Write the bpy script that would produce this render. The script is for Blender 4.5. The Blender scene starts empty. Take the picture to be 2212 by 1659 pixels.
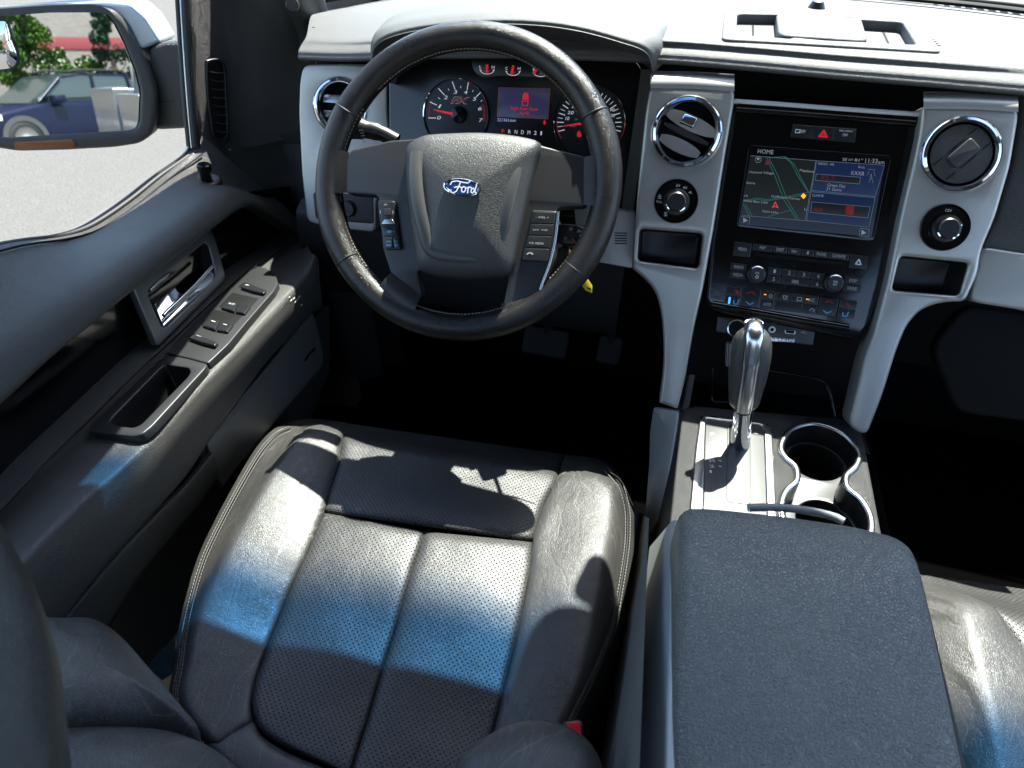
import bpy, bmesh, math, random
from mathutils import Vector, Matrix, geometry, noise
R = math.radians
random.seed(7)
sc = bpy.context.scene
col = sc.collection

# ------------------------------------------------------------------ camera
# world: X to the passenger side, Y to the front of the truck, Z up, metres; the truck floor is z=0
CX, CY, FOC = 1106.0, 829.5, 1540.0
Yc = Vector((494, -1230, 1540)).normalized()
Xc = Vector((.9728, .166, -.161)); Xc = (Xc - Yc * Xc.dot(Yc)).normalized()
Zc = Xc.cross(Yc)
CAM = Vector((.234, -.80, 1.083))
cd = bpy.data.cameras.new('camera'); cam = bpy.data.objects.new('camera', cd); col.objects.link(cam)
cd.sensor_width = 36; cd.lens = FOC / 2212 * 36
cd.clip_start = .02; cd.clip_end = 400
m = Matrix(((Xc.x, -Xc.y, -Xc.z, CAM.x), (Yc.x, -Yc.y, -Yc.z, CAM.y), (Zc.x, -Zc.y, -Zc.z, CAM.z), (0, 0, 0, 1)))
cam.matrix_world = m
cd.dof.use_dof = True; cd.dof.focus_distance = .98; cd.dof.aperture_fstop = 7
sc.camera = cam

# ------------------------------------------------------------------ light
SUN = Vector((.115, .515, 1)).normalized()
w = bpy.data.worlds.new('World'); sc.world = w; w.use_nodes = True
nt = w.node_tree; bg = nt.nodes['Background']
sky = nt.nodes.new('ShaderNodeTexSky'); sky.sky_type = 'NISHITA'; sky.sun_disc = False
sky.sun_elevation = math.asin(SUN.z); sky.sun_rotation = math.atan2(SUN.x, SUN.y)
nt.links.new(sky.outputs[0], bg.inputs[0]); bg.inputs[1].default_value = .12
sl = bpy.data.lights.new('sun', 'SUN'); sl.energy = 4.3; sl.angle = R(.53); sl.color = (1, .96, .9)
so = bpy.data.objects.new('sun', sl); col.objects.link(so); so.rotation_euler = SUN.to_track_quat('Z', 'Y').to_euler()
sc.view_settings.view_transform = 'Standard'; sc.view_settings.look = 'None'
sc.view_settings.exposure = 2.4; sc.view_settings.gamma = 1
sc.cycles.max_bounces = 8; sc.cycles.transparent_max_bounces = 12; sc.cycles.caustics_reflective = False
sc.cycles.sample_clamp_indirect = 6

# ------------------------------------------------------------------ measuring helpers: rays of the photo onto real surfaces
def ray(x, y):
    d = Vector(((x - CX) / FOC, (y - CY) / FOC, 1)); return Vector((d.dot(Xc), d.dot(Yc), d.dot(Zc)))
def at(x, y, X=None, Y=None, Z=None):
    r = ray(x, y)
    t = (X - CAM.x) / r.x if X is not None else (Y - CAM.y) / r.y if Y is not None else (Z - CAM.z) / r.z
    return CAM + r * t
def onsurf(x, y, f, lo=.25, hi=1.6):
    r = ray(x, y); n = 48; pt = lo; pv = f(CAM + r * lo)
    for i in range(1, n + 1):
        t = lo + (hi - lo) * i / n; v = f(CAM + r * t)
        if pv > 0 >= v:
            a, b = pt, t
            for _ in range(24):
                c = (a + b) / 2
                if f(CAM + r * c) > 0: a = c
                else: b = c
            return CAM + r * a
        pt, pv = t, v
    return CAM + r * hi
class Fr:
    def __init__(s, o, n, up=(0, 0, 1)):
        s.o = Vector(o); s.n = Vector(n).normalized(); u = Vector(up); s.uy = (u - s.n * u.dot(s.n)).normalized(); s.ux = s.uy.cross(s.n)
    def uv(s, x, y, h=0):
        r = ray(x, y); t = (s.o + s.n * h - CAM).dot(s.n) / r.dot(s.n); d = CAM + r * t - s.o
        return (d.dot(s.ux), d.dot(s.uy))
    def w(s, u, v, h=0): return s.o + s.ux * u + s.uy * v + s.n * h
    def pts(s, L, h=0): return [s.uv(x, y, h) for x, y in L]
    def px(s, x, y, h=0): u, v = s.uv(x, y, h); return s.w(u, v, h)
    def loc(s, p): d = Vector(p) - s.o; return (d.dot(s.ux), d.dot(s.uy), d.dot(s.n))
    def mat(s):
        return Matrix(((s.ux.x, s.uy.x, s.n.x, s.o.x), (s.ux.y, s.uy.y, s.n.y, s.o.y), (s.ux.z, s.uy.z, s.n.z, s.o.z), (0, 0, 0, 1)))
# zoomed crops of the photo -> common measuring pixels
def ZA(L): return [(623.1 + .4694 * x, .4694 * y) for x, y in L]
def ZB(L): return [(1363 + .4696 * x, .4696 * y) for x, y in L]
def ZC(L): return [(1518.8 + .3287 * x, 214.2 + .3287 * y) for x, y in L]
def ZD(L): return [(856.8 + .24648 * x, 77.9 + .24648 * y) for x, y in L]
def ZE(L): return [(1363 + .317 * x, 681.5 + .317 * y) for x, y in L]
def ZS(L): return [(331 + .4841 * x, 876.2 + .4841 * y) for x, y in L]
def ZO(L): return [(.4108 * x, 389.4 + .4108 * y) for x, y in L]
def ZT(L): return [(.352 * x, .352 * y) for x, y in L]
def ZL(L): return [(.3544 * x, 1071 + .3544 * y) for x, y in L]

# ------------------------------------------------------------------ object helpers
def tag(o, label=None, cat=None, group=None, kind=None):
    if label: o['label'] = label
    if cat: o['category'] = cat
    if group: o['group'] = group
    if kind: o['kind'] = kind
    return o
def thing(name, loc, label, cat, group=None, kind=None):
    o = bpy.data.objects.new(name, None); col.objects.link(o); o.location = loc; o.empty_display_size = .05
    return tag(o, label, cat, group, kind)
def rootloc(p):
    v = Vector((0, 0, 0))
    while p is not None: v += Vector(p.location); p = p.parent
    return v
def link(name, me, mat, parent=None):
    o = bpy.data.objects.new(name, me); col.objects.link(o)
    if mat: me.materials.clear(); me.materials.append(mat)
    if parent is not None:
        o.parent = parent; me.transform(Matrix.Translation(-rootloc(parent)))
    return o
def mesh(name, V, F, mat, parent=None, sharp=35, uv=None):
    me = bpy.data.meshes.new(name); me.from_pydata([tuple(v) for v in V], [], F); me.validate()
    bm = bmesh.new(); bm.from_mesh(me); bmesh.ops.remove_doubles(bm, verts=bm.verts, dist=1e-6); bmesh.ops.recalc_face_normals(bm, faces=bm.faces)
    bm.to_mesh(me); bm.free()
    fin(me, sharp); return link(name, me, mat, parent)
def fin(me, sharp=35):
    me.polygons.foreach_set('use_smooth', [True] * len(me.polygons)); me.update()
    if sharp: me.set_sharp_from_angle(angle=R(sharp))
def area2(P): return sum(P[i][0] * P[(i + 1) % len(P)][1] - P[(i + 1) % len(P)][0] * P[i][1] for i in range(len(P))) / 2
def fillet(P, r, n=4):
    out = []; N = len(P)
    for i in range(N):
        a, b, c = Vector(P[i - 1]), Vector(P[i]), Vector(P[(i + 1) % N]); rr = r[i] if isinstance(r, (list, tuple)) else r
        d1 = a - b; d2 = c - b; l1 = d1.length; l2 = d2.length
        if rr <= 0 or l1 < 1e-7 or l2 < 1e-7: out.append(tuple(b)); continue
        q = min(rr, l1 * .48, l2 * .48); p1 = b + d1 / l1 * q; p2 = b + d2 / l2 * q
        for k in range(n + 1):
            t = k / n; out.append(tuple(p1 * (1 - t) ** 2 + b * 2 * t * (1 - t) + p2 * t * t))
    return out
def cat1(P, n, closed=False):
    """Catmull-Rom resampling at equal arc length"""
    P = [Vector(p) for p in P]; N = len(P)
    if N == 2: return [P[0].lerp(P[1], i / (n - 1)) for i in range(n)]
    D = []; S = N if closed else N - 1
    for i in range(S):
        p0 = P[(i - 1) % N] if closed or i > 0 else P[0] * 2 - P[1]
        p1, p2 = P[i], P[(i + 1) % N]
        p3 = P[(i + 2) % N] if closed or i + 2 < N else P[-1] * 2 - P[-2]
        for k in range(12):
            t = k / 12
            D.append(.5 * ((2 * p1) + (p2 - p0) * t + (2 * p0 - 5 * p1 + 4 * p2 - p3) * t * t + (3 * p1 - 3 * p2 + p3 - p0) * t ** 3))
    D.append(P[0] if closed else P[-1])
    L = [0]
    for a, b in zip(D, D[1:]): L.append(L[-1] + (b - a).length)
    out = []; j = 0; m_ = n if closed else n - 1
    for i in range(n):
        s = L[-1] * i / m_
        while j < len(L) - 2 and L[j + 1] < s: j += 1
        q = (s - L[j]) / max(1e-9, L[j + 1] - L[j]); out.append(D[j].lerp(D[j + 1], q))
    return out
def cutin(o, P, fr):
    """open a hole in a surface where it lies inside the outline P of the frame"""
    me = o.data; off = rootloc(o.parent); n = len(P); bad = []
    def ins(u, v):
        c = False
        for i in range(n):
            (x1, y1), (x2, y2) = P[i][:2], P[i - 1][:2]
            if (y1 > v) != (y2 > v) and u < (x2 - x1) * (v - y1) / (y2 - y1) + x1: c = not c
        return c
    bm = bmesh.new(); bm.from_mesh(me)
    for f in bm.faces:
        u, v, h = fr.loc(f.calc_center_median() + off)
        if abs(h) < .06 and ins(u, v): bad.append(f)
    bmesh.ops.delete(bm, geom=bad, context='FACES'); bm.to_mesh(me); bm.free()
def plate(name, polys, fr, h0, h1, mat, parent=None, bev=.001, res=2, sharp=40):
    """flat outline (first polygon) with holes (the rest), thick from h0 to h1 over the frame's plane, bevelled rims"""
    cu = bpy.data.curves.new(name, 'CURVE'); cu.dimensions = '2D'; cu.fill_mode = 'BOTH'
    th = (h1 - h0) / 2; bev = min(bev, th * .95)
    cu.extrude = max(th - bev, 1e-5); cu.bevel_depth = bev; cu.bevel_resolution = res; cu.offset = -bev
    for k, P in enumerate(polys):
        a = area2(P)
        if (a > 0) == (k == 0): P = P[::-1]
        s = cu.splines.new('POLY'); s.points.add(len(P) - 1); s.use_cyclic_u = True
        for i, p in enumerate(P): s.points[i].co = (p[0], p[1], 0, 1)
    ob = bpy.data.objects.new('tmp', cu); me = bpy.data.meshes.new_from_object(ob); bpy.data.objects.remove(ob); bpy.data.curves.remove(cu)
    me.transform(fr.mat() @ Matrix.Translation((0, 0, (h0 + h1) / 2))); me.name = name
    bm = bmesh.new(); bm.from_mesh(me); bmesh.ops.remove_doubles(bm, verts=bm.verts, dist=2e-6); bmesh.ops.recalc_face_normals(bm, faces=bm.faces); bm.to_mesh(me); bm.free()
    fin(me, sharp); return link(name, me, mat, parent)
def ppl(name, px, fr, h0, h1, mat, parent=None, r=0, bev=.001, holes=(), hr=0, smooth=0, raw=(), **k):
    P = fr.pts(px, h1)
    if smooth: P = [tuple(q)[:2] for q in cat1([Vector((a, b, 0)) for a, b in P], smooth, True)]
    elif r: P = fillet(P, r)
    H = []
    for q in holes:
        q = fr.pts(q, h1); H.append(fillet(q, hr) if hr else q)
    H += list(raw)
    return plate(name, [P] + H, fr, h0, h1, mat, parent, bev, **k)
def well(name, P, fr, h0, depth, mat, parent=None, taper=.92, bevel=.003):
    """open-topped recess: walls and floor below the outline P"""
    c = Vector((sum(p[0] for p in P) / len(P), sum(p[1] for p in P) / len(P))); V = []; n = len(P)
    for s, h in ((1, 0), (.99, -bevel), (taper, -depth + bevel), (taper * .94, -depth)):
        for p in P: q = c + (Vector(p[:2]) - c) * s; V.append(fr.w(q.x, q.y, h0 + h))
    F = [(k * n + i, k * n + (i + 1) % n, (k + 1) * n + (i + 1) % n, (k + 1) * n + i) for k in range(3) for i in range(n)]
    F.append(tuple(range(3 * n, 4 * n)))
    return mesh(name, V, F, mat, parent, 50)
def pillow(name, P, fr, rings, mat, parent=None, back=None, sharp=60, dome=None):
    """outline P with rings (scale, height); heights may be lifted by dome(u,v)"""
    n = len(P); c = Vector((sum(p[0] for p in P) / n, sum(p[1] for p in P) / n)); V = []
    for s, h in rings:
        for p in P:
            q = c + (Vector(p[:2]) - c) * s; V.append(fr.w(q.x, q.y, h + (dome(q.x, q.y) if dome else 0)))
    F = [(k * n + i, k * n + (i + 1) % n, (k + 1) * n + (i + 1) % n, (k + 1) * n + i) for k in range(len(rings) - 1) for i in range(n)]
    V.append(fr.w(c.x, c.y, rings[-1][1] + (dome(c.x, c.y) if dome else 0))); L = len(V) - 1; b = (len(rings) - 1) * n
    F += [(b + i, b + (i + 1) % n, L) for i in range(n)]
    return mesh(name, V, F, mat, parent, sharp)
def inset(P, d):
    n = len(P); s = 1 if area2(P) > 0 else -1; out = []
    for i in range(n):
        a, b, c = Vector(P[i - 1]), Vector(P[i]), Vector(P[(i + 1) % n]); t = (c - a).normalized(); out.append(tuple(b + Vector((-t.y, t.x)) * d * s))
    return out
def lathe(name, prof, fr, cuv, mat, parent=None, seg=48, sx=1, sy=1, a0=0, a1=360, sharp=35):
    V = []; F = []; full = a1 - a0 >= 360; ns = seg if full else seg + 1; n = len(prof)
    for i in range(ns):
        a = R(a0 + (a1 - a0) * i / seg)
        for r_, h in prof: V.append(fr.w(cuv[0] + r_ * sx * math.cos(a), cuv[1] + r_ * sy * math.sin(a), h))
    for i in range(seg):
        j = (i + 1) % ns
        for k in range(n - 1): F.append((i * n + k, j * n + k, j * n + k + 1, i * n + k + 1))
    return mesh(name, V, F, mat, parent, sharp)
def tube(name, P, r, mat, parent=None, seg=10, closed=False, flat=1, nrm=None, sharp=50, caps=True, join=None):
    P = [Vector(p) for p in P]; N = len(P); V = []; F = []; u = None
    for i in range(N):
        t = (P[(i + 1) % N] - P[i - 1]) if closed else (P[min(i + 1, N - 1)] - P[max(i - 1, 0)]); t.normalize()
        if nrm is not None: u = Vector(nrm[i] if isinstance(nrm, list) else nrm)
        elif u is None: u = Vector((0, 0, 1)) if abs(t.z) < .9 else Vector((1, 0, 0))
        u = (u - t * u.dot(t)).normalized(); v = t.cross(u); rr = r[i] if isinstance(r, (list, tuple)) else r
        for k in range(seg):
            a = 2 * math.pi * k / seg; V.append(P[i] + u * (rr * flat * math.cos(a)) + v * (rr * math.sin(a)))
    for i in range(N if closed else N - 1):
        j = (i + 1) % N
        for k in range(seg): F.append((i * seg + k, i * seg + (k + 1) % seg, j * seg + (k + 1) % seg, j * seg + k))
    if not closed and caps: F.append(tuple(range(seg))[::-1]); F.append(tuple(range((N - 1) * seg, N * seg)))
    if join is not None:
        b = len(join[0]); join[0].extend(V); join[1].extend([tuple(i + b for i in f) for f in F]); return
    return mesh(name, V, F, mat, parent, sharp)
def stitches(name, P, mat, parent, step=.0045, ln=.003, r=.0005, up=None):
    """a row of single thread stitches along a line, one joined part"""
    P = [Vector(p) for p in P]; L = sum((b - a).length for a, b in zip(P, P[1:])); n = max(2, int(L / step)); Q = cat1(P, n * 3 + 1); J = ([], [])
    for i in range(n):
        a = Q[i * 3]; b = Q[i * 3 + 2]; mdl = (a + b) / 2 + (Vector(up) if up else Vector((0, 0, 1))) * r * 1.2
        tube('', [a, mdl, b], [r * .6, r, r * .6], None, seg=5, join=J)
    return tag(mesh(name, J[0], J[1], mat, parent), kind='stuff')
def loft(name, rows, mat, parent=None, nu=40, nv=None, sharp=60, thick=None, fn=None):
    """surface through several lines in space"""
    rows = [cat1(r_, nu) for r_ in rows]; nv = nv or (len(rows) - 1) * 6 + 1
    cols = []
    for i in range(nu):
        c = [r_[i] for r_ in rows]; N = len(c); out = []
        for j in range(nv):
            s = j / (nv - 1) * (N - 1); k = min(int(s), N - 2); t = s - k
            p0 = c[k - 1] if k > 0 else c[0] * 2 - c[1]; p1, p2 = c[k], c[k + 1]; p3 = c[k + 2] if k + 2 < N else c[-1] * 2 - c[-2]
            out.append(.5 * ((2 * p1) + (p2 - p0) * t + (2 * p0 - 5 * p1 + 4 * p2 - p3) * t * t + (3 * p1 - 3 * p2 + p3 - p0) * t ** 3))
        cols.append(out)
    V = [cols[i][j] for i in range(nu) for j in range(nv)]
    if fn: V = [fn(v) for v in V]
    F = [(i * nv + j, (i + 1) * nv + j, (i + 1) * nv + j + 1, i * nv + j + 1) for i in range(nu - 1) for j in range(nv - 1)]
    o = mesh(name, V, F, mat, parent, sharp)
    if thick: s = o.modifiers.new('thickness', 'SOLIDIFY'); s.thickness = thick; s.offset = 0
    return o
def box(name, fr, u0, u1, v0, v1, h0, h1, mat, parent=None, bev=.001, r=0):
    P = [(u0, v0), (u1, v0), (u1, v1), (u0, v1)]
    return plate(name, [fillet(P, r) if r else P], fr, h0, h1, mat, parent, bev)
def text(name, body, fr, p0, p1, hpx, mat, parent, h=.0005, shear=0, bold=0):
    """flat print: baseline from pixel p0 to pixel p1 on the plane of fr (lifted h), cap height from pixel height hpx"""
    a = Vector(fr.uv(*p0, h)); b = Vector(fr.uv(*p1, h)); c = Vector(fr.uv(p0[0], p0[1] - hpx, h)); d = b - a; L = d.length; e = d / L; n_ = Vector((-e.y, e.x))
    H = abs((c - a).dot(n_))
    cu = bpy.data.curves.new(name, 'FONT'); cu.body = body; cu.size = 1; cu.shear = shear; cu.offset = bold; cu.resolution_u = 3
    ob = bpy.data.objects.new('tmp', cu); me = bpy.data.meshes.new_from_object(ob); bpy.data.objects.remove(ob); bpy.data.curves.remove(cu)
    xs = [v.co.x for v in me.vertices]; ys = [v.co.y for v in me.vertices]
    if not xs: return None
    x0, x1, y1 = min(xs), max(xs), max(.35, max(ys))
    for v in me.vertices:
        q = a + e * ((v.co.x - x0) / (x1 - x0) * L) + n_ * (v.co.y / y1 * H); v.co = fr.w(q.x, q.y, h)
    me.name = name; return link(name, me, mat, parent)
def strokes(name, L, fr, wd, mat, parent, h=.0008, closed=False):
    """flat ribbons along pixel polylines on the plane of fr"""
    V = []; F = []
    for S in L:
        Q = [Vector(fr.uv(x, y, h)) for x, y in S]
        for a, b in zip(Q, Q[1:]):
            d = (b - a); 
            if d.length < 1e-7: continue
            d.normalize(); n_ = Vector((-d.y, d.x)) * wd / 2; a2 = a - d * wd * .25; b2 = b + d * wd * .25; k = len(V)
            V += [fr.w(*(a2 - n_), h), fr.w(*(b2 - n_), h), fr.w(*(b2 + n_), h), fr.w(*(a2 + n_), h)]; F.append((k, k + 1, k + 2, k + 3))
    me = bpy.data.meshes.new(name); me.from_pydata([tuple(v) for v in V], [], F); return link(name, me, mat, parent)
def circ(c, r, n=48, sy=1): return [(c[0] + r * math.cos(2 * math.pi * i / n), c[1] + r * sy * math.sin(2 * math.pi * i / n)) for i in range(n)]

# ------------------------------------------------------------------ materials
MAT = {}
def mat(name, c, rough=.5, metal=0, spec=.5, bump=None, var=None, coat=0, emit=None, alpha=None, sheen=0, rvar=0, perf=None, scr=0):
    if name in MAT: return MAT[name]
    m = bpy.data.materials.new(name); m.use_nodes = True; nt = m.node_tree; N = nt.nodes; Lk = nt.links; b = N['Principled BSDF']
    b.inputs['Base Color'].default_value = (*c, 1); b.inputs['Roughness'].default_value = rough; b.inputs['Metallic'].default_value = metal
    b.inputs['Specular IOR Level'].default_value = spec; b.inputs['Coat Weight'].default_value = coat; b.inputs['Coat Roughness'].default_value = .08
    b.inputs['Sheen Weight'].default_value = sheen
    if emit: b.inputs['Emission Color'].default_value = (*emit[0], 1); b.inputs['Emission Strength'].default_value = emit[1]
    tc = N.new('ShaderNodeTexCoord')
    colsock = None
    if var:
        n = N.new('ShaderNodeTexNoise'); n.inputs['Scale'].default_value = var[0]; n.inputs['Detail'].default_value = 6; n.inputs['Roughness'].default_value = .65
        Lk.new(tc.outputs['Object'], n.inputs['Vector']); mx = N.new('ShaderNodeMix'); mx.data_type = 'RGBA'
        cr = N.new('ShaderNodeMapRange'); cr.inputs[1].default_value = .35; cr.inputs[2].default_value = .68; Lk.new(n.outputs[0], cr.inputs[0]); Lk.new(cr.outputs[0], mx.inputs[0])
        mx.inputs[6].default_value = (*c, 1); mx.inputs[7].default_value = (*var[1], 1); colsock = mx.outputs[2]
    if rvar:
        n = N.new('ShaderNodeTexNoise'); n.inputs['Scale'].default_value = 14; n.inputs['Detail'].default_value = 5; Lk.new(tc.outputs['Object'], n.inputs['Vector'])
        mr = N.new('ShaderNodeMapRange'); mr.inputs[1].default_value = .3; mr.inputs[2].default_value = .7; mr.inputs[3].default_value = rough - rvar; mr.inputs[4].default_value = rough + rvar
        Lk.new(n.outputs[0], mr.inputs[0]); Lk.new(mr.outputs[0], b.inputs['Roughness'])
    hs = None
    if bump:
        for (kind, scl, dist) in bump:
            if kind == 'v':      # pebbled leather / moulded plastic grain
                t = N.new('ShaderNodeTexVoronoi'); t.feature = 'DISTANCE_TO_EDGE'; t.inputs['Scale'].default_value = scl
                nn = N.new('ShaderNodeTexNoise'); nn.inputs['Scale'].default_value = scl * .6; ad = N.new('ShaderNodeMixRGB'); ad.inputs[0].default_value = 1; ad.blend_type = 'ADD'
                sc_ = N.new('ShaderNodeVectorMath'); sc_.operation = 'SCALE'; sc_.inputs[3].default_value = 1.1 / scl
                Lk.new(tc.outputs['Object'], nn.inputs['Vector']); Lk.new(nn.outputs[1], sc_.inputs[0]); Lk.new(tc.outputs['Object'], ad.inputs[1]); Lk.new(sc_.outputs[0], ad.inputs[2]); Lk.new(ad.outputs[0], t.inputs['Vector'])
                mr = N.new('ShaderNodeMapRange'); mr.inputs[1].default_value = 0; mr.inputs[2].default_value = .22; mr.interpolation_type = 'SMOOTHSTEP'; Lk.new(t.outputs[0], mr.inputs[0]); o = mr.outputs[0]
            elif kind == 'n':
                t = N.new('ShaderNodeTexNoise'); t.inputs['Scale'].default_value = scl; t.inputs['Detail'].default_value = 4; Lk.new(tc.outputs['Object'], t.inputs['Vector']); o = t.outputs[0]
            else:                # 'c' long creases
                t = N.new('ShaderNodeTexVoronoi'); t.feature = 'DISTANCE_TO_EDGE'; t.inputs['Scale'].default_value = scl
                mp = N.new('ShaderNodeMapping'); mp.inputs['Rotation'].default_value = (0, 0, .7); mp.inputs['Scale'].default_value = (1, .38, .6)
                nn = N.new('ShaderNodeTexNoise'); nn.inputs['Scale'].default_value = 9; nn.inputs['Detail'].default_value = 3; sc_ = N.new('ShaderNodeVectorMath'); sc_.operation = 'SCALE'; sc_.inputs[3].default_value = .09
                ad = N.new('ShaderNodeVectorMath'); Lk.new(tc.outputs['Object'], nn.inputs['Vector']); Lk.new(nn.outputs[1], sc_.inputs[0]); Lk.new(tc.outputs['Object'], ad.inputs[0]); Lk.new(sc_.outputs[0], ad.inputs[1])
                Lk.new(ad.outputs[0], mp.inputs['Vector']); Lk.new(mp.outputs[0], t.inputs['Vector'])
                mr = N.new('ShaderNodeMapRange'); mr.inputs[1].default_value = 0; mr.inputs[2].default_value = .03; Lk.new(t.outputs[0], mr.inputs[0]); o = mr.outputs[0]
            bp = N.new('ShaderNodeBump'); bp.inputs['Strength'].default_value = 1; bp.inputs['Distance'].default_value = dist; Lk.new(o, bp.inputs['Height'])
            if hs: Lk.new(hs, bp.inputs['Normal'])
            hs = bp.outputs[0]
    if perf:                     # punched holes in the leather, staggered
        mp = N.new('ShaderNodeMapping'); mp.inputs['Rotation'].default_value = (0, 0, R(45)); mp.inputs['Scale'].default_value = (perf, perf, 0)
        fr_ = N.new('ShaderNodeVectorMath'); fr_.operation = 'FRACTION'; sb = N.new('ShaderNodeVectorMath'); sb.operation = 'SUBTRACT'; sb.inputs[1].default_value = (.5, .5, 0)
        ln = N.new('ShaderNodeVectorMath'); ln.operation = 'LENGTH'; mr = N.new('ShaderNodeMapRange'); mr.inputs[1].default_value = .10; mr.inputs[2].default_value = .19
        Lk.new(tc.outputs['Object'], mp.inputs['Vector']); Lk.new(mp.outputs[0], fr_.inputs[0]); Lk.new(fr_.outputs[0], sb.inputs[0]); Lk.new(sb.outputs[0], ln.inputs[0]); Lk.new(ln.outputs['Value'], mr.inputs[0])
        bp = N.new('ShaderNodeBump'); bp.inputs['Strength'].default_value = 1; bp.inputs['Distance'].default_value = .0012; Lk.new(mr.outputs[0], bp.inputs['Height'])
        if hs: Lk.new(hs, bp.inputs['Normal'])
        hs = bp.outputs[0]
        mx = N.new('ShaderNodeMix'); mx.data_type = 'RGBA'; Lk.new(mr.outputs[0], mx.inputs[0]); mx.inputs[6].default_value = (.006, .006, .006, 1)
        if colsock: Lk.new(colsock, mx.inputs[7])
        else: mx.inputs[7].default_value = (*c, 1)
        colsock = mx.outputs[2]
        ml = N.new('ShaderNodeMath'); ml.operation = 'MULTIPLY'; ml.inputs[1].default_value = spec; Lk.new(mr.outputs[0], ml.inputs[0]); Lk.new(ml.outputs[0], b.inputs['Specular IOR Level'])
    if scr:                      # pale cracks and scratches of worn leather
        for (sc1, rot, wd) in ((14, .9, .010), (22, -.5, .010), (30, 1.3, .011)):
            nn = N.new('ShaderNodeTexNoise'); nn.inputs['Scale'].default_value = 6; nn.inputs['Detail'].default_value = 4; s2 = N.new('ShaderNodeVectorMath'); s2.operation = 'SCALE'; s2.inputs[3].default_value = .10
            ad = N.new('ShaderNodeVectorMath'); mp = N.new('ShaderNodeMapping'); mp.inputs['Rotation'].default_value = (0, 0, rot); mp.inputs['Scale'].default_value = (1.6, .3, .3); t = N.new('ShaderNodeTexVoronoi'); t.feature = 'DISTANCE_TO_EDGE'; t.inputs['Scale'].default_value = sc1
            Lk.new(tc.outputs['Object'], nn.inputs['Vector']); Lk.new(nn.outputs[1], s2.inputs[0]); Lk.new(tc.outputs['Object'], ad.inputs[0]); Lk.new(s2.outputs[0], ad.inputs[1]); Lk.new(ad.outputs[0], mp.inputs[0]); Lk.new(mp.outputs[0], t.inputs['Vector'])
            mr = N.new('ShaderNodeMapRange'); mr.inputs[1].default_value = wd; mr.inputs[2].default_value = 0; mr.inputs[3].default_value = 0; mr.inputs[4].default_value = scr; Lk.new(t.outputs[0], mr.inputs[0])
            mk = N.new('ShaderNodeTexNoise'); mk.inputs['Scale'].default_value = 5; mk.inputs['Detail'].default_value = 5; Lk.new(tc.outputs['Object'], mk.inputs['Vector']); m2 = N.new('ShaderNodeMapRange'); m2.inputs[1].default_value = .43; m2.inputs[2].default_value = .55; Lk.new(mk.outputs[0], m2.inputs[0])
            ml = N.new('ShaderNodeMath'); ml.operation = 'MULTIPLY'; Lk.new(mr.outputs[0], ml.inputs[0]); Lk.new(m2.outputs[0], ml.inputs[1])
            mx = N.new('ShaderNodeMix'); mx.data_type = 'RGBA'; Lk.new(ml.outputs[0], mx.inputs[0]); mx.inputs[7].default_value = (.16, .15, .135, 1)
            if colsock: Lk.new(colsock, mx.inputs[6])
            else: mx.inputs[6].default_value = (*c, 1)
            colsock = mx.outputs[2]
    if colsock: Lk.new(colsock, b.inputs['Base Color'])
    if hs: Lk.new(hs, b.inputs['Normal'])
    MAT[name] = m; return m
def glass(name, tint, refl=.03, band=None):
    m = bpy.data.materials.new(name); m.use_nodes = True; nt = m.node_tree; N = nt.nodes; Lk = nt.links; N.remove(N['Principled BSDF'])
    t = N.new('ShaderNodeBsdfTransparent'); g = N.new('ShaderNodeBsdfGlossy'); g.inputs['Roughness'].default_value = .02; mx = N.new('ShaderNodeMixShader')
    f = N.new('ShaderNodeLayerWeight'); pw = N.new('ShaderNodeMath'); pw.operation = 'POWER'; pw.inputs[1].default_value = 4; Lk.new(f.outputs['Facing'], pw.inputs[0])
    ma = N.new('ShaderNodeMath'); ma.operation = 'MULTIPLY_ADD'; ma.inputs[1].default_value = .7; ma.inputs[2].default_value = refl; Lk.new(pw.outputs[0], ma.inputs[0]); Lk.new(ma.outputs[0], mx.inputs[0]); t.inputs[0].default_value = (*tint, 1)
    if band:                     # blue sun band along the top of the glass, by height
        tc = N.new('ShaderNodeNewGeometry'); sp = N.new('ShaderNodeSeparateXYZ'); mr = N.new('ShaderNodeMapRange'); mr.interpolation_type = 'SMOOTHSTEP'
        mr.inputs[1].default_value = band[0]; mr.inputs[2].default_value = band[1]; cm = N.new('ShaderNodeMix'); cm.data_type = 'RGBA'
        cm.inputs[6].default_value = (*tint, 1); cm.inputs[7].default_value = (*band[2], 1)
        Lk.new(tc.outputs['Position'], sp.inputs[0]); Lk.new(sp.outputs[2], mr.inputs[0]); Lk.new(mr.outputs[0], cm.inputs[0]); Lk.new(cm.outputs[2], t.inputs[0])
    Lk.new(t.outputs[0], mx.inputs[1]); Lk.new(g.outputs[0], mx.inputs[2]); Lk.new(mx.outputs[0], N['Material Output'].inputs[0]); return m

GR = [('v', 900, .00022)]
M_trim = mat('moulded_black_plastic', (.033, .033, .029), .4, spec=.6, bump=[('v', 700, .0004), ('n', 60, .0004)], rvar=.06)
M_pad = mat('dash_grain_vinyl', (.07, .07, .07), .6, spec=1, bump=[('v', 620, .0003)])
M_smooth = mat('smooth_black_plastic', (.012, .012, .013), .38, bump=[('n', 900, .00003)])
M_matte = mat('matte_black_plastic', (.008, .008, .009), .6)
M_void = mat('recess_shade_black', (.003, .003, .003), .7, spec=.2)  # near-black stands in for shade in slots and recesses; also dark print
M_gloss = mat('piano_black_plastic', (.003, .003, .003), .12, spec=.5, bump=[('n', 30, .0002)], rvar=.05)
M_silver = mat('silver_painted_plastic', (.41, .40, .375), .38, metal=.5, rvar=.04, bump=[('n', 1500, .00005)])
M_chrome = mat('chrome', (.75, .77, .8), .07, metal=1)
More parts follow.
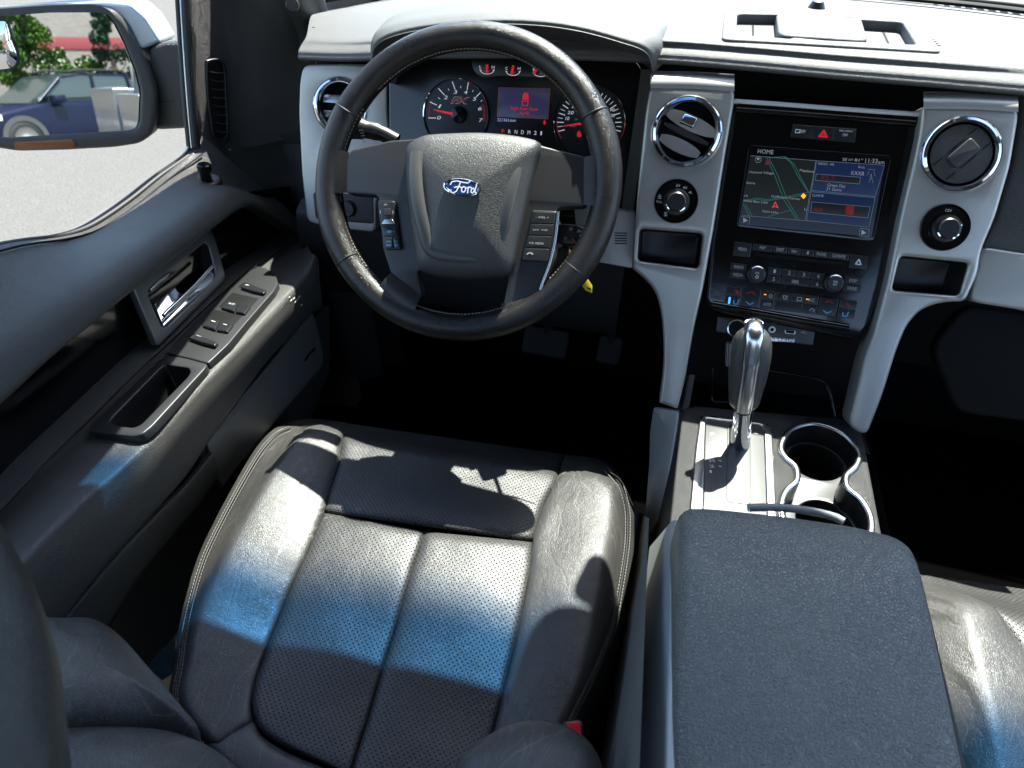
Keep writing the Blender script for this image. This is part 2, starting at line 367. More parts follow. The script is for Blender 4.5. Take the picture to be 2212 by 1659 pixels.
M_satin = mat('satin_metal', (.5, .5, .5), .25, metal=1, bump=[('n', 400, .00003)])
M_lea = mat('black_leather', (.03, .029, .028), .45, spec=.65, scr=.5, bump=[('v', 480, .00012), ('c', 16, .00012), ('n', 25, .002)], rvar=.07, var=(9, (.042, .04, .037)))
M_perf = mat('perforated_leather', (.03, .029, .028), .47, spec=.65, scr=.18, bump=[('v', 480, .0001), ('c', 12, .0001), ('n', 18, .002)], rvar=.06, perf=215)
M_thread = mat('grey_thread', (.22, .21, .19), .7)
M_wheel = mat('worn_black_leather', (.005, .005, .0055), .30, spec=.5, bump=[('v', 650, .0001), ('n', 30, .0003)], rvar=.07, var=(14, (.014, .011, .009)))
M_hub = mat('airbag_cover_vinyl', (.022, .022, .021), .5, spec=.8, bump=[('v', 480, .00014)])
M_spoke = mat('spoke_plastic', (.02, .02, .021), .42, bump=[('n', 900, .00004)])
M_lid = mat('armrest_vinyl', (.155, .158, .142), .40, spec=.7, bump=[('v', 290, .0007), ('n', 14, .002)], rvar=.06, var=(12, (.125, .13, .127)))
M_ribbed = mat('ribbed_console_plastic', (.02, .02, .02), .45, bump=[('v', 900, .0003)])
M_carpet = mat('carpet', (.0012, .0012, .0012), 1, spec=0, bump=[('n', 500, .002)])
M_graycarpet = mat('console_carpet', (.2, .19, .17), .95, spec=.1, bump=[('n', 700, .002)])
M_white = mat('white_print', (.75, .75, .75), .5)
M_whitel = mat('lit_white_print', (.7, .7, .7), .5, emit=((.9, .95, 1), .07))
M_dim = mat('faint_print', (.5, .5, .5), .5)
M_red = mat('red_lit', (.8, .02, .03), .5, emit=((1, .02, .04), .06))
M_redd = mat('dim_red', (.16, .006, .006), .5, emit=((1, .05, .03), .012))
M_blue = mat('blue_print', (.05, .25, .5), .5, emit=((.1, .5, 1), .03))
M_blued = mat('blue_lamp', (.05, .2, .9), .5, emit=((.05, .3, 1), .5))
M_amber = mat('amber_lamp', (.9, .3, .02), .5, emit=((1, .3, .02), .3))
M_btn = mat('radio_button_plastic', (.02, .021, .022), .3, bump=[('n', 900, .00003)])

# ================================================================== LARGE STRUCTURE
def grid_plane(name, x0, x1, y0, y1, z, mat_, kind=None):
    me = bpy.data.meshes.new(name); me.from_pydata([(x0, y0, z), (x1, y0, z), (x1, y1, z), (x0, y1, z)], [], [(0, 1, 2, 3)])
    o = link(name, me, mat_); return tag(o, kind=kind)
def bxw(name, x0, x1, y0, y1, z0, z1, mat_, parent=None, bev=.002):
    return box(name, Fr(((x0 + x1) / 2, (y0 + y1) / 2, 0), (0, 0, 1), (0, 1, 0)), (x0 - x1) / 2, (x1 - x0) / 2, (y0 - y1) / 2, (y1 - y0) / 2, z0, z1, mat_, parent, bev)
M_asph = mat('pale_asphalt', (.070, .067, .062), .9, spec=.2, bump=[('n', 90, .006)], var=(110, (.125, .12, .113)))
tag(grid_plane('parking_lot', -150, 150, -150, 150, -.62, M_asph, 'structure'), 'pale speckled asphalt of the parking lot seen through the side window')
M_body = mat('silver_white_car_paint', (.13, .135, .14), .25, metal=.5, coat=.2)
M_rub = mat('black_rubber', (.008, .008, .008), .6)
M_roof = mat('grey_headliner', (.16, .16, .155), .9, spec=.1)
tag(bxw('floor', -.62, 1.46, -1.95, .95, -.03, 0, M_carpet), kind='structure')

truck = thing('truck_body', (.42, -1, 0), 'silver pickup truck body shell around the cabin, seen as roof shade and flank', 'truck')
# roof with the header edge bowed forward at the middle
hd = [(-.5, .01), (-.42, .04), (-.25, .075), (0, .10), (.25, .11), (.42, .115), (.7, .11), (.95, .09), (1.15, .07), (1.26, .03), (1.34, .01)]
CFr = Fr((0, 0, 0), (0, 0, 1), (0, 1, 0))
plate('roof', [[(x, y) for x, y in hd] + [(1.34, -1.9), (-.5, -1.9)]], CFr, 1.325, 1.36, M_roof, truck, .01)
box('overhead_console', CFr, .27, .68, -.16, .17, 1.27, 1.322, M_roof, truck, .01, .04)  # out of view, widened to keep the sun off the armrest lid
for sx, X0, X1 in ((-1, -.585, -.42), (1, 1.425, 1.26)):
    a = X0; b = X1
    for nm, y0, y1, yt0, yt1 in (('door_pillar', -.86, -1.02, -.82, -.95), ('rear_pillar', -1.75, -1.98, -1.6, -1.93)):
        V = [(a, y0, .62), (a, y1, .62), (b, yt1, 1.34), (b, yt0, 1.34)]; V += [(x - sx * .03, y, z) for x, y, z in V]
        mesh(nm, [Vector(v) for v in V], [(0, 1, 2, 3), (7, 6, 5, 4), (0, 4, 5, 1), (1, 5, 6, 2), (2, 6, 7, 3), (3, 7, 4, 0)], M_roof, truck)
    # windscreen pillar, its top flared to shade the door armrest
    P = cat1([Vector((.42 + sx * x_, y_, z_)) for x_, y_, z_ in ((.90, .50, .72), (.875, .40, .88), (.84, .2, 1.1), (.79, .0, 1.345))], 14)
    tube('windscreen_pillar', P, [.062] * 6 + [.07, .078, .086, .094, .10, .106, .11, .11], M_roof, truck, seg=16, flat=.5, nrm=(0, 1, 1))
bxw('rear_wall', -.58, 1.42, -1.96, -1.93, 0, .75, M_roof, truck)
bxw('far_door', 1.42, 1.47, -1.95, .6, 0, .64, M_trim, truck, .01)
bxw('rear_door', -.66, -.60, -1.95, -.99, 0, .63, M_body, truck, .01)
bxw('rear_door_trim', -.597, -.57, -1.95, -.99, 0, .62, M_trim, truck, .01)
bxw('cargo_bed', -.67, -.60, -3.9, -1.97, -.2, .66, M_body, truck, .02)
bxw('tailgate_wall', -.60, 1.44, -3.9, -3.85, -.2, .66, M_body, truck, .02)
bxw('door_handle', -.69, -.665, -1.25, -1.08, .42, .455, M_chrome, truck, .006)
bxw('rocker_sill', -.66, -.575, -1.95, 1.0, -.2, -.01, M_body, truck, .01)
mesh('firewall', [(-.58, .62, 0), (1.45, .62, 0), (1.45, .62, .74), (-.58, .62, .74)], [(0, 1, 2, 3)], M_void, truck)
mesh('hood', [Vector(v) for v in [(-.6, .80, .78), (1.45, .80, .78), (1.42, 1.4, .83), (-.57, 1.4, .83), (1.35, 2.1, .76), (-.5, 2.1, .76), (1.3, 2.2, .3), (-.45, 2.2, .3)]], [(0, 1, 2, 3), (3, 2, 4, 5), (5, 4, 6, 7)], M_body, truck)
bxw('front_fender', -.66, -.55, .78, 2.1, -.1, .77, M_body, truck, .04)

# windscreen: sheet from the cowl up to the header
wsb = [(-.50, .44, .80), (-.2, .54, .845), (.1, .60, .86), (.42, .62, .862), (.75, .60, .86), (1.05, .54, .845), (1.34, .44, .80)]
wst = [(-.44, .02, 1.345), (-.22, .065, 1.345), (.1, .09, 1.345), (.42, .10, 1.345), (.75, .09, 1.345), (1.05, .065, 1.345), (1.28, .02, 1.345)]
M_ws = glass('windscreen_glass', (.90, .96, .92), band=(1.272, 1.312, (.04, .19, .42)))
ws = thing('windscreen', (.42, .4, .85), 'curved front windscreen with blue sun band along its top', 'windscreen')
mid = [tuple((Vector(a) + Vector(b)) / 2 + Vector((0, .035, .03))) for a, b in zip(wsb, wst)]
loft('glass_pane', [wsb, mid, wst], M_ws, ws, nu=30)
M_frit = mat('black_window_edge', (.004, .004, .005), .3)
tube('rubber_seal', cat1([Vector(p) + Vector((0, -.004, 0)) for p in wsb], 40), .007, M_rub, ws, seg=8)
# cowl grille with wiper beyond the glass
cowl = thing('cowl_grille', (.42, .7, .82), 'black slatted cowl grille below the windscreen', 'grille')
mesh('base', [(-.5, .62, .80), (1.35, .62, .80), (1.35, .84, .82), (-.5, .84, .82)], [(0, 1, 2, 3)], M_matte, cowl)
for i in range(40):
    x = .62 + i * .018
    mesh('slat', [(x, .66, .835), (x + .006, .66, .835), (x + .012, .78, .835), (x + .018, .78, .835), (x, .66, .80), (x + .012, .78, .80)], [(0, 1, 3, 2), (0, 2, 5, 4)], M_smooth, cowl)
wip = thing('wiper', (.8, .66, .86), 'black wiper arm resting at the foot of the windscreen', 'wiper')
tube('arm', cat1([(1.15, .72, .85), (.95, .67, .872), (.72, .655, .88)], 12), .007, M_matte, wip)
tube('blade', cat1([(1.2, .64, .86), (.9, .655, .87), (.5, .66, .87)], 12), .004, M_rub, wip)
# inside mirror
rvm = thing('inside_mirror', (.42, .14, 1.2), 'inside mirror hanging from the windscreen centre', 'mirror')
RV = Fr((.42, .125, 1.19), (-.25, -.95, -.15))
plate('housing', [fillet([(-.125, -.035), (.125, -.035), (.125, .035), (-.125, .035)], .02)], RV, -.02, .004, M_matte, rvm, .006)
plate('mirror_glass', [fillet([(-.118, -.029), (.118, -.029), (.118, .029), (-.118, .029)], .016)], RV, .0035, .0055, M_chrome, rvm, .001)
tube('stem', [(.42, .15, 1.2), (.42, .18, 1.235)], .012, M_matte, rvm)
rvm.location = rvm.location

# ================================================================== DASHBOARD
dash = thing('dashboard', (.42, .3, .7), 'black dashboard with silver painted trim, sunlit along its top', 'dashboard')
nose = [at(652, 130, Y=.280), at(760, 133, Y=.262), at(900, 128, Y=.235), at(1150, 128, Y=.215), at(1420, 138, Y=.20), at(1600, 152, Y=.195), at(1800, 171, Y=.193), at(2000, 188, Y=.193), at(2212, 207, Y=.197), at(2500, 235, Y=.22)]
n1 = [p + Vector((0, -.008, .012)) for p in nose]
n2 = [p + Vector((0, .005, .021)) for p in nose]
n3 = [p + Vector((0, .026, .030)) for p in nose]
mid_ = [at(640, 70, Z=.795), at(760, 60, Z=.81), at(900, 60, Z=.83), at(1150, 60, Z=.845), at(1420, 62, Z=.865), at(1600, 72, Z=.872), at(1800, 85, Z=.872), at(2000, 98, Z=.872), at(2212, 112, Z=.868), at(2500, 130, Z=.85)]
back = [Vector((-.43, .47, .79)), Vector((-.36, .50, .80)), Vector((-.2, .54, .83)), Vector((.0, .585, .845)), Vector((.2, .61, .852)), Vector((.42, .615, .854)), Vector((.65, .61, .852)), Vector((.85, .58, .845)), Vector((1.05, .54, .835)), Vector((1.35, .43, .79))]
under = [p + Vector((0, .10, -.012)) for p in nose]
bk2 = cat1(back, len(n3)); mid_ = [a.lerp(b, .45) + Vector((0, 0, .012)) for a, b in zip(n3, bk2)]
pad_ob = loft('top_pad', [under, nose, n1, n2, n3, mid_, bk2], M_pad, dash, nu=240, nv=121)
# defroster slot along the foot of the glass
sl_ = [v + Vector((0, -.045, .012)) for v in back[2:9]]
tube('defroster_slot', cat1(sl_, 60), .008, M_void, dash, flat=.5, nrm=(0, 0, 1))
# instrument hood over the cluster
lip = [at(806, 160, Y=.19), at(812, 100, Y=.18), at(870, 70, Y=.165), at(1000, 52, Y=.152), at(1130, 50, Y=.148), at(1240, 62, Y=.148), at(1340, 88, Y=.155), at(1398, 112, Y=.165), at(1412, 160, Y=.19)]
li = [p + Vector((0, .006, -.006)) for p in lip]
_ox = [-.014, -.012, -.004, 0, 0, 0, .004, .010, .012]
h1_ = [p + Vector((o * .3, .004, .005)) for p, o in zip(lip, _ox)]
h2_ = [p + Vector((o, .032, .011)) for p, o in zip(lip, _ox)]
h3_ = [p + Vector((o * 1.3, .11, .012)) for p, o in zip(lip, _ox)]
h4_ = [p + Vector((o * 1.8, .22, -.035)) for p, o in zip(lip, _ox)]
inn = [p + Vector((0, .10, -.045)) for p in lip]
inn2 = [p + Vector((0, .13, -.05)) for p in lip]
loft('instrument_hood', [inn, li, lip, h1_, h2_, h3_, h4_], M_pad, dash, nu=70, nv=43)
# near-black pane as painted shade under the pad and the recess behind the instruments
SK = Fr((.42, .14, .71), (0, -.894, .447))
mesh('dash_shade_pane', [(-.37, .33, .80), (1.45, .33, .80), (1.45, .33, .35), (-.37, .33, .35), (-.39, .62, .80), (-.39, .62, .35)], [(0, 1, 2, 3), (0, 3, 5, 4)], M_void, dash)
CL = Fr((0, .262, .735), (0, -.92, .39))
# left silver panel with vent
LV = Fr(at(740, 300, Y=.245), (.10, -.95, .30))
Lp = ZA([(66, 298), (250, 292), (455, 300), (455, 500), (470, 650), (470, 905), (405, 905), (400, 1072), (260, 1055), (160, 1040), (85, 1022), (60, 800), (46, 520), (50, 380)])
c_lv = LV.uv(*ZA([(238, 492)])[0], .004)
ppl('left_trim_panel', Lp, LV, -.05, .004, M_silver, dash, r=.012, bev=.004, raw=[circ(c_lv, .037)])
def vent(par, fr, c, r, slat_px=None, open_=True, h=.004):
    v = lathe('vent_ring', [(r * .80, h - .014), (r * .83, h + .001), (r * .9, h + .005), (r * .97, h + .0035), (r * 1.0, h + .004), (r * 1.045, h + .001), (r * 1.06, h - .001)], fr, c, M_chrome, par, 64)
    lathe('vent_bowl', [(r * .84, h + .0005), (r * .80, h - .012), (r * .72, h - .03), (r * .4, h - .042), (.0001, h - .045)], fr, c, M_matte, v, 48)
    return v
v = vent(dash, LV, c_lv, .043)
for s in (-1, 1):
    box('vent_louvre', Fr(LV.w(*c_lv, .002), LV.n + LV.uy * .5 * s, LV.uy), -.03, .03, -.008 + s * .014, .006 + s * .014, -.002, 0, M_satin, v, .0008)
# headlight switch panel
hs = ppl('switch_panel', ZA([(112, 886), (250, 890), (388, 905), (390, 1030), (250, 1020), (125, 1006)]), LV, .001, .0065, M_smooth, dash, r=.004)
cs = LV.uv(*ZA([(272, 962)])[0], .012)
kn = lathe('light_knob', [(.0001, .016), (.011, .016), (.013, .013), (.014, .004)], LV, cs, M_smooth, hs, 32)
# knee panel below
kneetop = [at(640, 478, Y=.24), at(700, 490, Y=.235), at(830, 508, Y=.225), at(1100, 545, Y=.20), at(1350, 573, Y=.165)]
kb = [p + Vector((0, .02, -.14)) for p in kneetop]; kc = [p + Vector((0, .13, -.18)) for p in kneetop]
loft('knee_panel', [[p + Vector((0, .03, .03)) for p in kneetop], kneetop, kb, kc], M_matte, dash, nu=24, nv=19)
# dark side cheek between cluster and silver pillar
mesh('hood_side', [at(1385, 150, Y=.20), at(1412, 150, Y=.19), at(1368, 455, Y=.155), at(1342, 455, Y=.19)], [(0, 1, 2, 3)], M_trim, dash)
ppl('column_trim_panel', [(1240, 440), (1350, 452), (1372, 456), (1366, 580), (1300, 568), (1250, 560)], Fr(at(1350, 500, Y=.165), (0, -.92, .39)), -.03, .0, M_silver, dash, r=.004)
TF = Fr(at(1350, 500, Y=.165), (0, -.92, .39))
for i in range(5):
    a = ZA([(1502, 1072 + i * 12), (1556, 1073 + i * 12)]); strokes('slit', [a], TF, .0016, M_void, dash, h=.0006)

# silver pillars either side of the centre stack
c1 = SK.uv(*ZB([(256, 606)])[0], .022); c2 = SK.uv(*ZB([(1524, 708)])[0], .022)
PL = ZB([(88, 395), (290, 398), (477, 410), (474, 480), (440, 680), (382, 1050), (330, 1340), (290, 1510), (250, 1745), (215, 1885), (130, 1855), (150, 1700), (150, 1560), (140, 1440), (115, 1345), (60, 1280), (3, 1236), (18, 1040), (32, 850), (68, 500)])
pk1 = ZB([(40, 1052), (330, 1075), (312, 1236), (30, 1200)])
H1 = .018
pl_ = ppl('silver_pillar', PL, SK, -.03, H1, M_silver, dash, r=[.008, 0, .008, .01, .01, .01, .01, .02, .02, .002, .002, .02, .02, .03, .03, .02, .004, .02, .02, .02], bev=.005, holes=[pk1], hr=.006, raw=[circ(c1, .037)])
P1 = fillet(SK.pts(pk1, H1), .006); well('storage_pocket', P1, SK, H1 - .004, .05, M_smooth, dash, .97)
PR = ZB([(1345, 490), (1560, 492), (1782, 505), (1786, 540), (1750, 760), (1680, 1000), (1612, 1160), (1600, 1260), (1540, 1390), (1480, 1388), (1400, 1400), (1330, 1430), (1270, 1500), (1225, 1610), (1160, 1820), (1085, 2010), (1000, 1960), (1070, 1660), (1110, 1560), (1180, 1300), (1240, 1000), (1300, 750), (1330, 600), (1340, 500)])
pk2 = ZB([(1243, 1178), (1557, 1210), (1512, 1362), (1203, 1337)])
ppl('silver_pillar', PR, SK, -.03, H1, M_silver, dash, r=.012, bev=.005, holes=[pk2], hr=.006, raw=[circ(c2, .037)])
P2 = fillet(SK.pts(pk2, H1), .006); well('storage_pocket', P2, SK, H1 - .004, .05, M_smooth, dash, .97)
for L in (ZB([(88, 402), (290, 405), (478, 417)]), ZB([(1344, 497), (1560, 499), (1784, 512)])):
    rows = []
    for dy, h in ((4, H1 + .0008), (-20, H1 + .001), (-38, H1 - .0008), (-52, H1 - .004), (-62, H1 - .009), (-70, H1 - .016), (-76, H1 - .028)):
        rows.append([SK.px(x + (1 if i == 0 else -1 if i == 2 else 0), y + dy * .4696, h) for i, (x, y) in enumerate(L)])
    loft('pillar_crown', rows, M_silver, dash, nu=14, nv=26, sharp=0)
# passenger side trim, glovebox and pad
ppl('passenger_trim_panel', ZB([(1618, 1135), (1810, 1165), (2300, 1230), (2300, 1560), (1810, 1428), (1600, 1395), (1560, 1380)]), SK, -.03, .006, M_silver, dash, r=.01, bev=.004)
ppl('passenger_panel', ZB([(1780, 430), (2300, 470), (2300, 1250), (1800, 1180), (1600, 1160), (1680, 1000), (1750, 760), (1788, 530)]), SK, -.05, -.012, M_trim, dash, bev=.006)
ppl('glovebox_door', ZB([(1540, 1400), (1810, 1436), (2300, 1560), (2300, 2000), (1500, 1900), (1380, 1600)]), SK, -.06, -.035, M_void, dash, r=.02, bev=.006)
# vents of the centre
c1 = SK.uv(*ZB([(256, 606)])[0], H1 + .004)
v1 = vent(dash, SK, c1, .0435, h=H1)
for s, o_ in ((0, .012), (1, -.012)):
    f = Fr(SK.w(*c1, H1 - .004), SK.n * .6 + SK.uy * .8, SK.n); 
dd = SK.ux * .94 + SK.uy * -.34
def louvre(par, fr, c, h, off, ang, ln, wd, thick, mat_, tilt):
    e = Vector((math.cos(ang), math.sin(ang))); n2 = Vector((-e.y, e.x)); V = []
    for s in (-1, 1):
        for t in range(9):
            x = (t / 4 - 1) * ln; hw = wd * math.sqrt(max(.1, 1 - (x / ln) ** 2 * .8))
            q = Vector(c) + e * x + n2 * (off + s * hw * math.cos(tilt)); V.append(fr.w(q.x, q.y, h + s * hw * math.sin(tilt)))
    V += [v_ - fr.n * thick for v_ in V]; n = 9
    F = [(i, i + 1, n + i + 1, n + i) for i in range(8)] + [(18 + i, 27 + i, 28 + i, 19 + i) for i in range(8)] + [(i, 18 + i, 19 + i, i + 1) for i in range(8)] + [(9 + i, 10 + i, 28 + i, 27 + i) for i in range(8)] + [(0, 9, 27, 18), (8, 26, 35 - 0, 17)]
    return mesh('vent_louvre', V, [f for f in F if max(f) < 36], mat_, par, 30)
M_louv = mat('silver_louvre_plastic', (.3, .3, .3), .35, metal=.3)
louvre(v1, SK, c1, H1 - .006, .013, R(-18), .034, .0095, .002, M_louv, .25)
louvre(v1, SK, c1, H1 - .004, -.018, R(-18), .028, .0085, .002, M_louv, .3)
louvre(v1, SK, c1, H1 - .014, .0, R(-18), .032, .004, .001, M_smooth, .3)
box('vent_tab', Fr(SK.w(c1[0], c1[1] + .012, H1), SK.n + SK.uy * .4, SK.uy + SK.ux * .32), -.009, .009, -.006, .007, 0, .006, M_chrome, v1, .0015)
c2 = SK.uv(*ZB([(1524, 708)])[0], H1 + .004)
v2 = vent(dash, SK, c2, .0435, h=H1)
lathe('vent_shutter', [(.0001, H1 + .004), (.02, H1 + .0035), (.034, H1 + .0005)], SK, c2, M_trim, v2, 48)
M_shut = mat('grey_shutter_plastic', (.035, .037, .04), .45)
a = R(52); e = Vector((math.cos(a), math.sin(a)))
plate('vent_tab', [fillet([(c2[0] + e.x * x - e.y * y, c2[1] + e.y * x + e.x * y) for x, y in ((-.016, -.009), (.018, -.009), (.018, .009), (-.016, .009))], .004)], SK, H1 + .003, H1 + .0065, M_shut, v2, .0015)
for y in (-.012, .012):
    q = [(c2[0] + e.x * x - e.y * y, c2[1] + e.y * x + e.x * y) for x in (-.03, .03)]
    tube('vent_gap', [SK.w(*q[0], H1 + .002), SK.w(c2[0] - e.y * y, c2[1] + e.x * y, H1 + .0038), SK.w(*q[1], H1 + .002)], .0006, M_void, v2, seg=6)
# 4x4 knob and the 12 V plug
for (cx, cy), rr, lab in ((ZB([(208, 925)])[0], .0275, 1), (ZB([(1447, 1046)])[0], .0275, 2)):
    c = SK.uv(cx, cy, H1 + .003); k = lathe('round_insert', [(.0001, H1 + .001), (rr * .93, H1 + .002), (rr, H1 + .0045), (rr * 1.04, H1 + .001)], SK, c, M_gloss, dash, 56)
    kc_ = (c[0] + .0005, c[1] - .001); kb_ = lathe('knob', [(.0001, H1 + .017), (.0105, H1 + .017), (.012, H1 + .0155), (.0125, H1 + .008), (.0165, H1 + .007), (.017, H1 + .003)], SK, kc_, M_smooth, k, 48)
    for a0, a1 in ((20, 78), (102, 160), (205, 235), (300, 335)): lathe('chrome_mark', [(.0125, H1 + .0155), (.0140, H1 + .0152), (.0142, H1 + .0078)], SK, kc_, M_chrome, kb_, 10, a0=a0, a1=a1)
    if lab == 1:
        for s, x, y in (('2H', 206, 858), ('4H', 238, 868), ('4L', 264, 890)): text('legend', s, SK, ZB([(x, y)])[0], ZB([(x + 18, y + 2)])[0], 5.5, M_white, k, H1 + .0032)
        text('legend', 'PULL', SK, ZB([(117, 932)])[0], ZB([(144, 935)])[0], 5, M_white, k, H1 + .0032)
        for x, y in ((132, 905), (160, 985)): strokes('legend', [ZB([(x - 6, y - 8), (x + 6, y - 8)]), ZB([(x, y - 8), (x, y + 8)]), ZB([(x - 8, y + 8), (x + 8, y + 8)]), ZB([(x - 8, y), (x + 8, y)])], SK, .0007, M_white, k, H1 + .0032)
    else:
        text('legend', '12V', SK, ZB([(1446, 972)])[0], ZB([(1474, 976)])[0], 6, M_white, k, H1 + .0032)
# tray opening in the top pad with its lid
def onobj(o, x, y):
    off = rootloc(o.parent); ok, l_, n_, i_ = o.ray_cast(CAM - off, ray(x, y).normalized()); return l_ + off
def onpad(x, y):
    r = ray(x, y); off = rootloc(dash); ok, l_, n_, i_ = pad_ob.ray_cast(CAM - off, r.normalized()); return l_ + off
_a, _b, _c = onpad(1566, 84), onpad(2030, 106), onpad(1790, 30); _n = (_b - _a).cross(_c - _a).normalized()
if _n.z < 0: _n = -_n
TT = Fr((_a + _b + _c) / 3 - _n * .003, _n, (0, 1, 0))
O = [(418, 178), (430, 45), (600, 48), (860, 62), (1300, 90), (1340, 120), (1428, 228), (1420, 236), (900, 205)]
I = [(485, 165), (490, 62), (690, 66), (1250, 100), (1315, 205), (800, 180)]
trb = ppl('dash_tray', ZB(O), TT, -.02, .006, M_pad, dash, r=.01, bev=.002, holes=[ZB(I)], hr=.008)
cutin(pad_ob, inset(TT.pts(ZB(O), 0), .005), TT); ppl('tray_floor', ZB(O), TT, -.012, -.007, M_pad, trb)
ppl('tray_lid', ZB([(668, 60), (1060, 78), (1090, 178), (1060, 184), (700, 160), (678, 145)]), TT, -.008, .006, M_pad, trb, r=.012, bev=.003)
for x0, x1 in ((560, 562), (1148, 1185)): strokes('tray_rib', [ZB([(x0, 85 if x0 < 600 else 120), (x1, 165 if x0 < 600 else 200)])], TT, .003, M_void, trb, h=-.0066)
lathe('light_sensor', [(.0001, .012), (.008, .01), (.013, 0)], TT, TT.uv(*ZB([(852, 40)])[0]), M_smooth, dash, 24)

# ================================================================== INSTRUMENT CLUSTER
clu = thing('instrument_cluster', (0, .26, .74), 'black instrument cluster with red needles behind the steering wheel', 'gauges')
M_face = mat('blueblack_dial_face', (.006, .01, .014), .3)
M_face2 = mat('cluster_face', (.004, .004, .005), .25)
ppl('bezel', [(838, 150), (870, 120), (960, 96), (1100, 84), (1260, 92), (1350, 112), (1392, 150), (1378, 250), (1345, 470), (1000, 470), (840, 330)], CL, -.03, -.001, M_face2, clu, r=.02, bev=.004)
ppl('gauge_pod', ZD([(640, 190), (1420, 230), (1400, 370), (900, 350), (760, 370), (680, 320)]), CL, -.001, .002, M_face, clu, r=.01, bev=.001)
def dial(cz, rz, lab):
    c = CL.uv(*ZD([cz])[0]); e_ = CL.uv(*ZD([(cz[0] - rz, cz[1])])[0]); r = c[0] - e_[0]
    d = lathe('dial', [(.0001, .0008), (r * .97, .0008)], CL, c, M_face, clu, 64)
    tag(d, lab)
    lathe('dial_ring', [(r * .975, .001), (r * .98, .005), (r * 1.0, .006), (r * 1.02, .001)], CL, c, M_chrome, d, 72)
    return d, c, r
tach, tc_, tr_ = dial((522, 690), 283, 'engine speed dial with red needle near one')
spd, sc_2, sr_ = dial((1690, 765), 312, 'road speed dial half hidden behind the wheel rim')
for s, x, y in (('0', 355, 730), ('1', 362, 630), ('2', 413, 552), ('3', 498, 505), ('4', 588, 508), ('5', 667, 565), ('6', 713, 650), ('7', 722, 752)):
    text('numeral', s, CL, ZD([(x, y)])[0], ZD([(x + 32, y + 1)])[0], 7.6, M_whitel, tach, .0012, .15)
tk = [[(280, 718), (345, 718)], [(292, 577), (352, 605)], [(366, 458), (418, 516)], [(488, 400), (512, 466)], [(628, 408), (617, 470)], [(738, 492), (700, 530)]]
strokes('tick_mark', [ZD(t) for t in tk], CL, .0011, M_whitel, tach, .0012)
strokes('tick_mark', [ZD(t) for t in [[(366, 540), (380, 552)], [(452, 462), (460, 476)], [(562, 438), (562, 455)], [(672, 476), (664, 488)], [(750, 562), (738, 572)]]], CL, .0008, M_whitel, tach, .0012)
arc = [(522 + 268 * math.cos(R(t)), 690 - 268 * math.sin(R(t))) for t in range(-12, 19, 5)]
strokes('red_zone', [ZD([(x - 20, y) for x, y in arc])], CL, .0035, M_redd, tach, .0012)
arc = [(522 + 240 * math.cos(R(t)), 690 - 262 * math.sin(R(t))) for t in range(150, 190, 6)]
strokes('red_zone', [ZD(arc)], CL, .0022, M_redd, tach, .0011)
text('emblem_print', 'FX', CL, ZD([(478, 585)])[0], ZD([(640, 592)])[0], 13, M_redd, tach, .0013, .35, .02)
text('emblem_print', 'FX', CL, ZD([(472, 588)])[0], ZD([(646, 595)])[0], 14.6, M_dim, tach, .0011, .35, .05)
text('unit_print', '1000r', CL, ZD([(358, 686)])[0], ZD([(430, 688)])[0], 4, M_redd, tach, .0012)
lathe('needle_hub', [(.0001, .008), (tr_ * .22, .0075), (tr_ * .245, .002)], CL, CL.uv(*ZD([(548, 690)])[0]), M_gloss, tach, 40)
def needle(par, a, b, w0, w1):
    A = CL.px(*ZD([a])[0], .006); B = CL.px(*ZD([b])[0], .008)
    tube('needle', [A, B], [w0, w1], M_red, par, seg=6, flat=.5, nrm=CL.n)
needle(tach, (325, 645), (490, 682), .0007, .0024)
for i, t in enumerate(range(-14, 200, 8)):
    c_, s_ = math.cos(R(t)), math.sin(R(t)); r0 = 235 if i % 2 else 222
    strokes('tick_mark', [ZD([(1690 + 275 * c_ * 1.02, 765 - 288 * s_), (1690 + r0 * c_ * 1.02, 765 - (r0 + 13) * s_)])], CL, .0011 if i % 2 == 0 else .0007, M_whitel, spd, .0012)
for s, x, y, w_ in (('10', 1478, 735, 34), ('20', 1496, 684, 55), ('30', 1532, 630, 42), ('90', 1868, 660, 40), ('100', 1858, 710, 52)):
    text('numeral', s, CL, ZD([(x, y)])[0], ZD([(x + w_, y + 1)])[0], 7, M_whitel, spd, .0012, .15)
for s, x, y in (('20', 1556, 738), ('40', 1578, 698), ('km/h', 1524, 800)): text('numeral', s, CL, ZD([(x, y)])[0], ZD([(x + 30 + 8 * (len(s) - 2), y + 1)])[0], 4, M_dim, spd, .0012)
strokes('warning_lamp', [ZD([(1600, 835), (1612, 855), (1614, 875), (1600, 880), (1586, 875), (1588, 850), (1600, 835)]), ZD([(1600, 850), (1600, 875)])], CL, .002, M_red, spd, .0012)
arc = [(1690 - 285 * math.cos(R(t)), 765 - 262 * math.sin(R(t))) for t in range(-30, 12, 6)]
strokes('red_zone', [ZD(arc)], CL, .0022, M_redd, spd, .0011)
needle(spd, (1452, 790), (1650, 762), .0007, .0024)
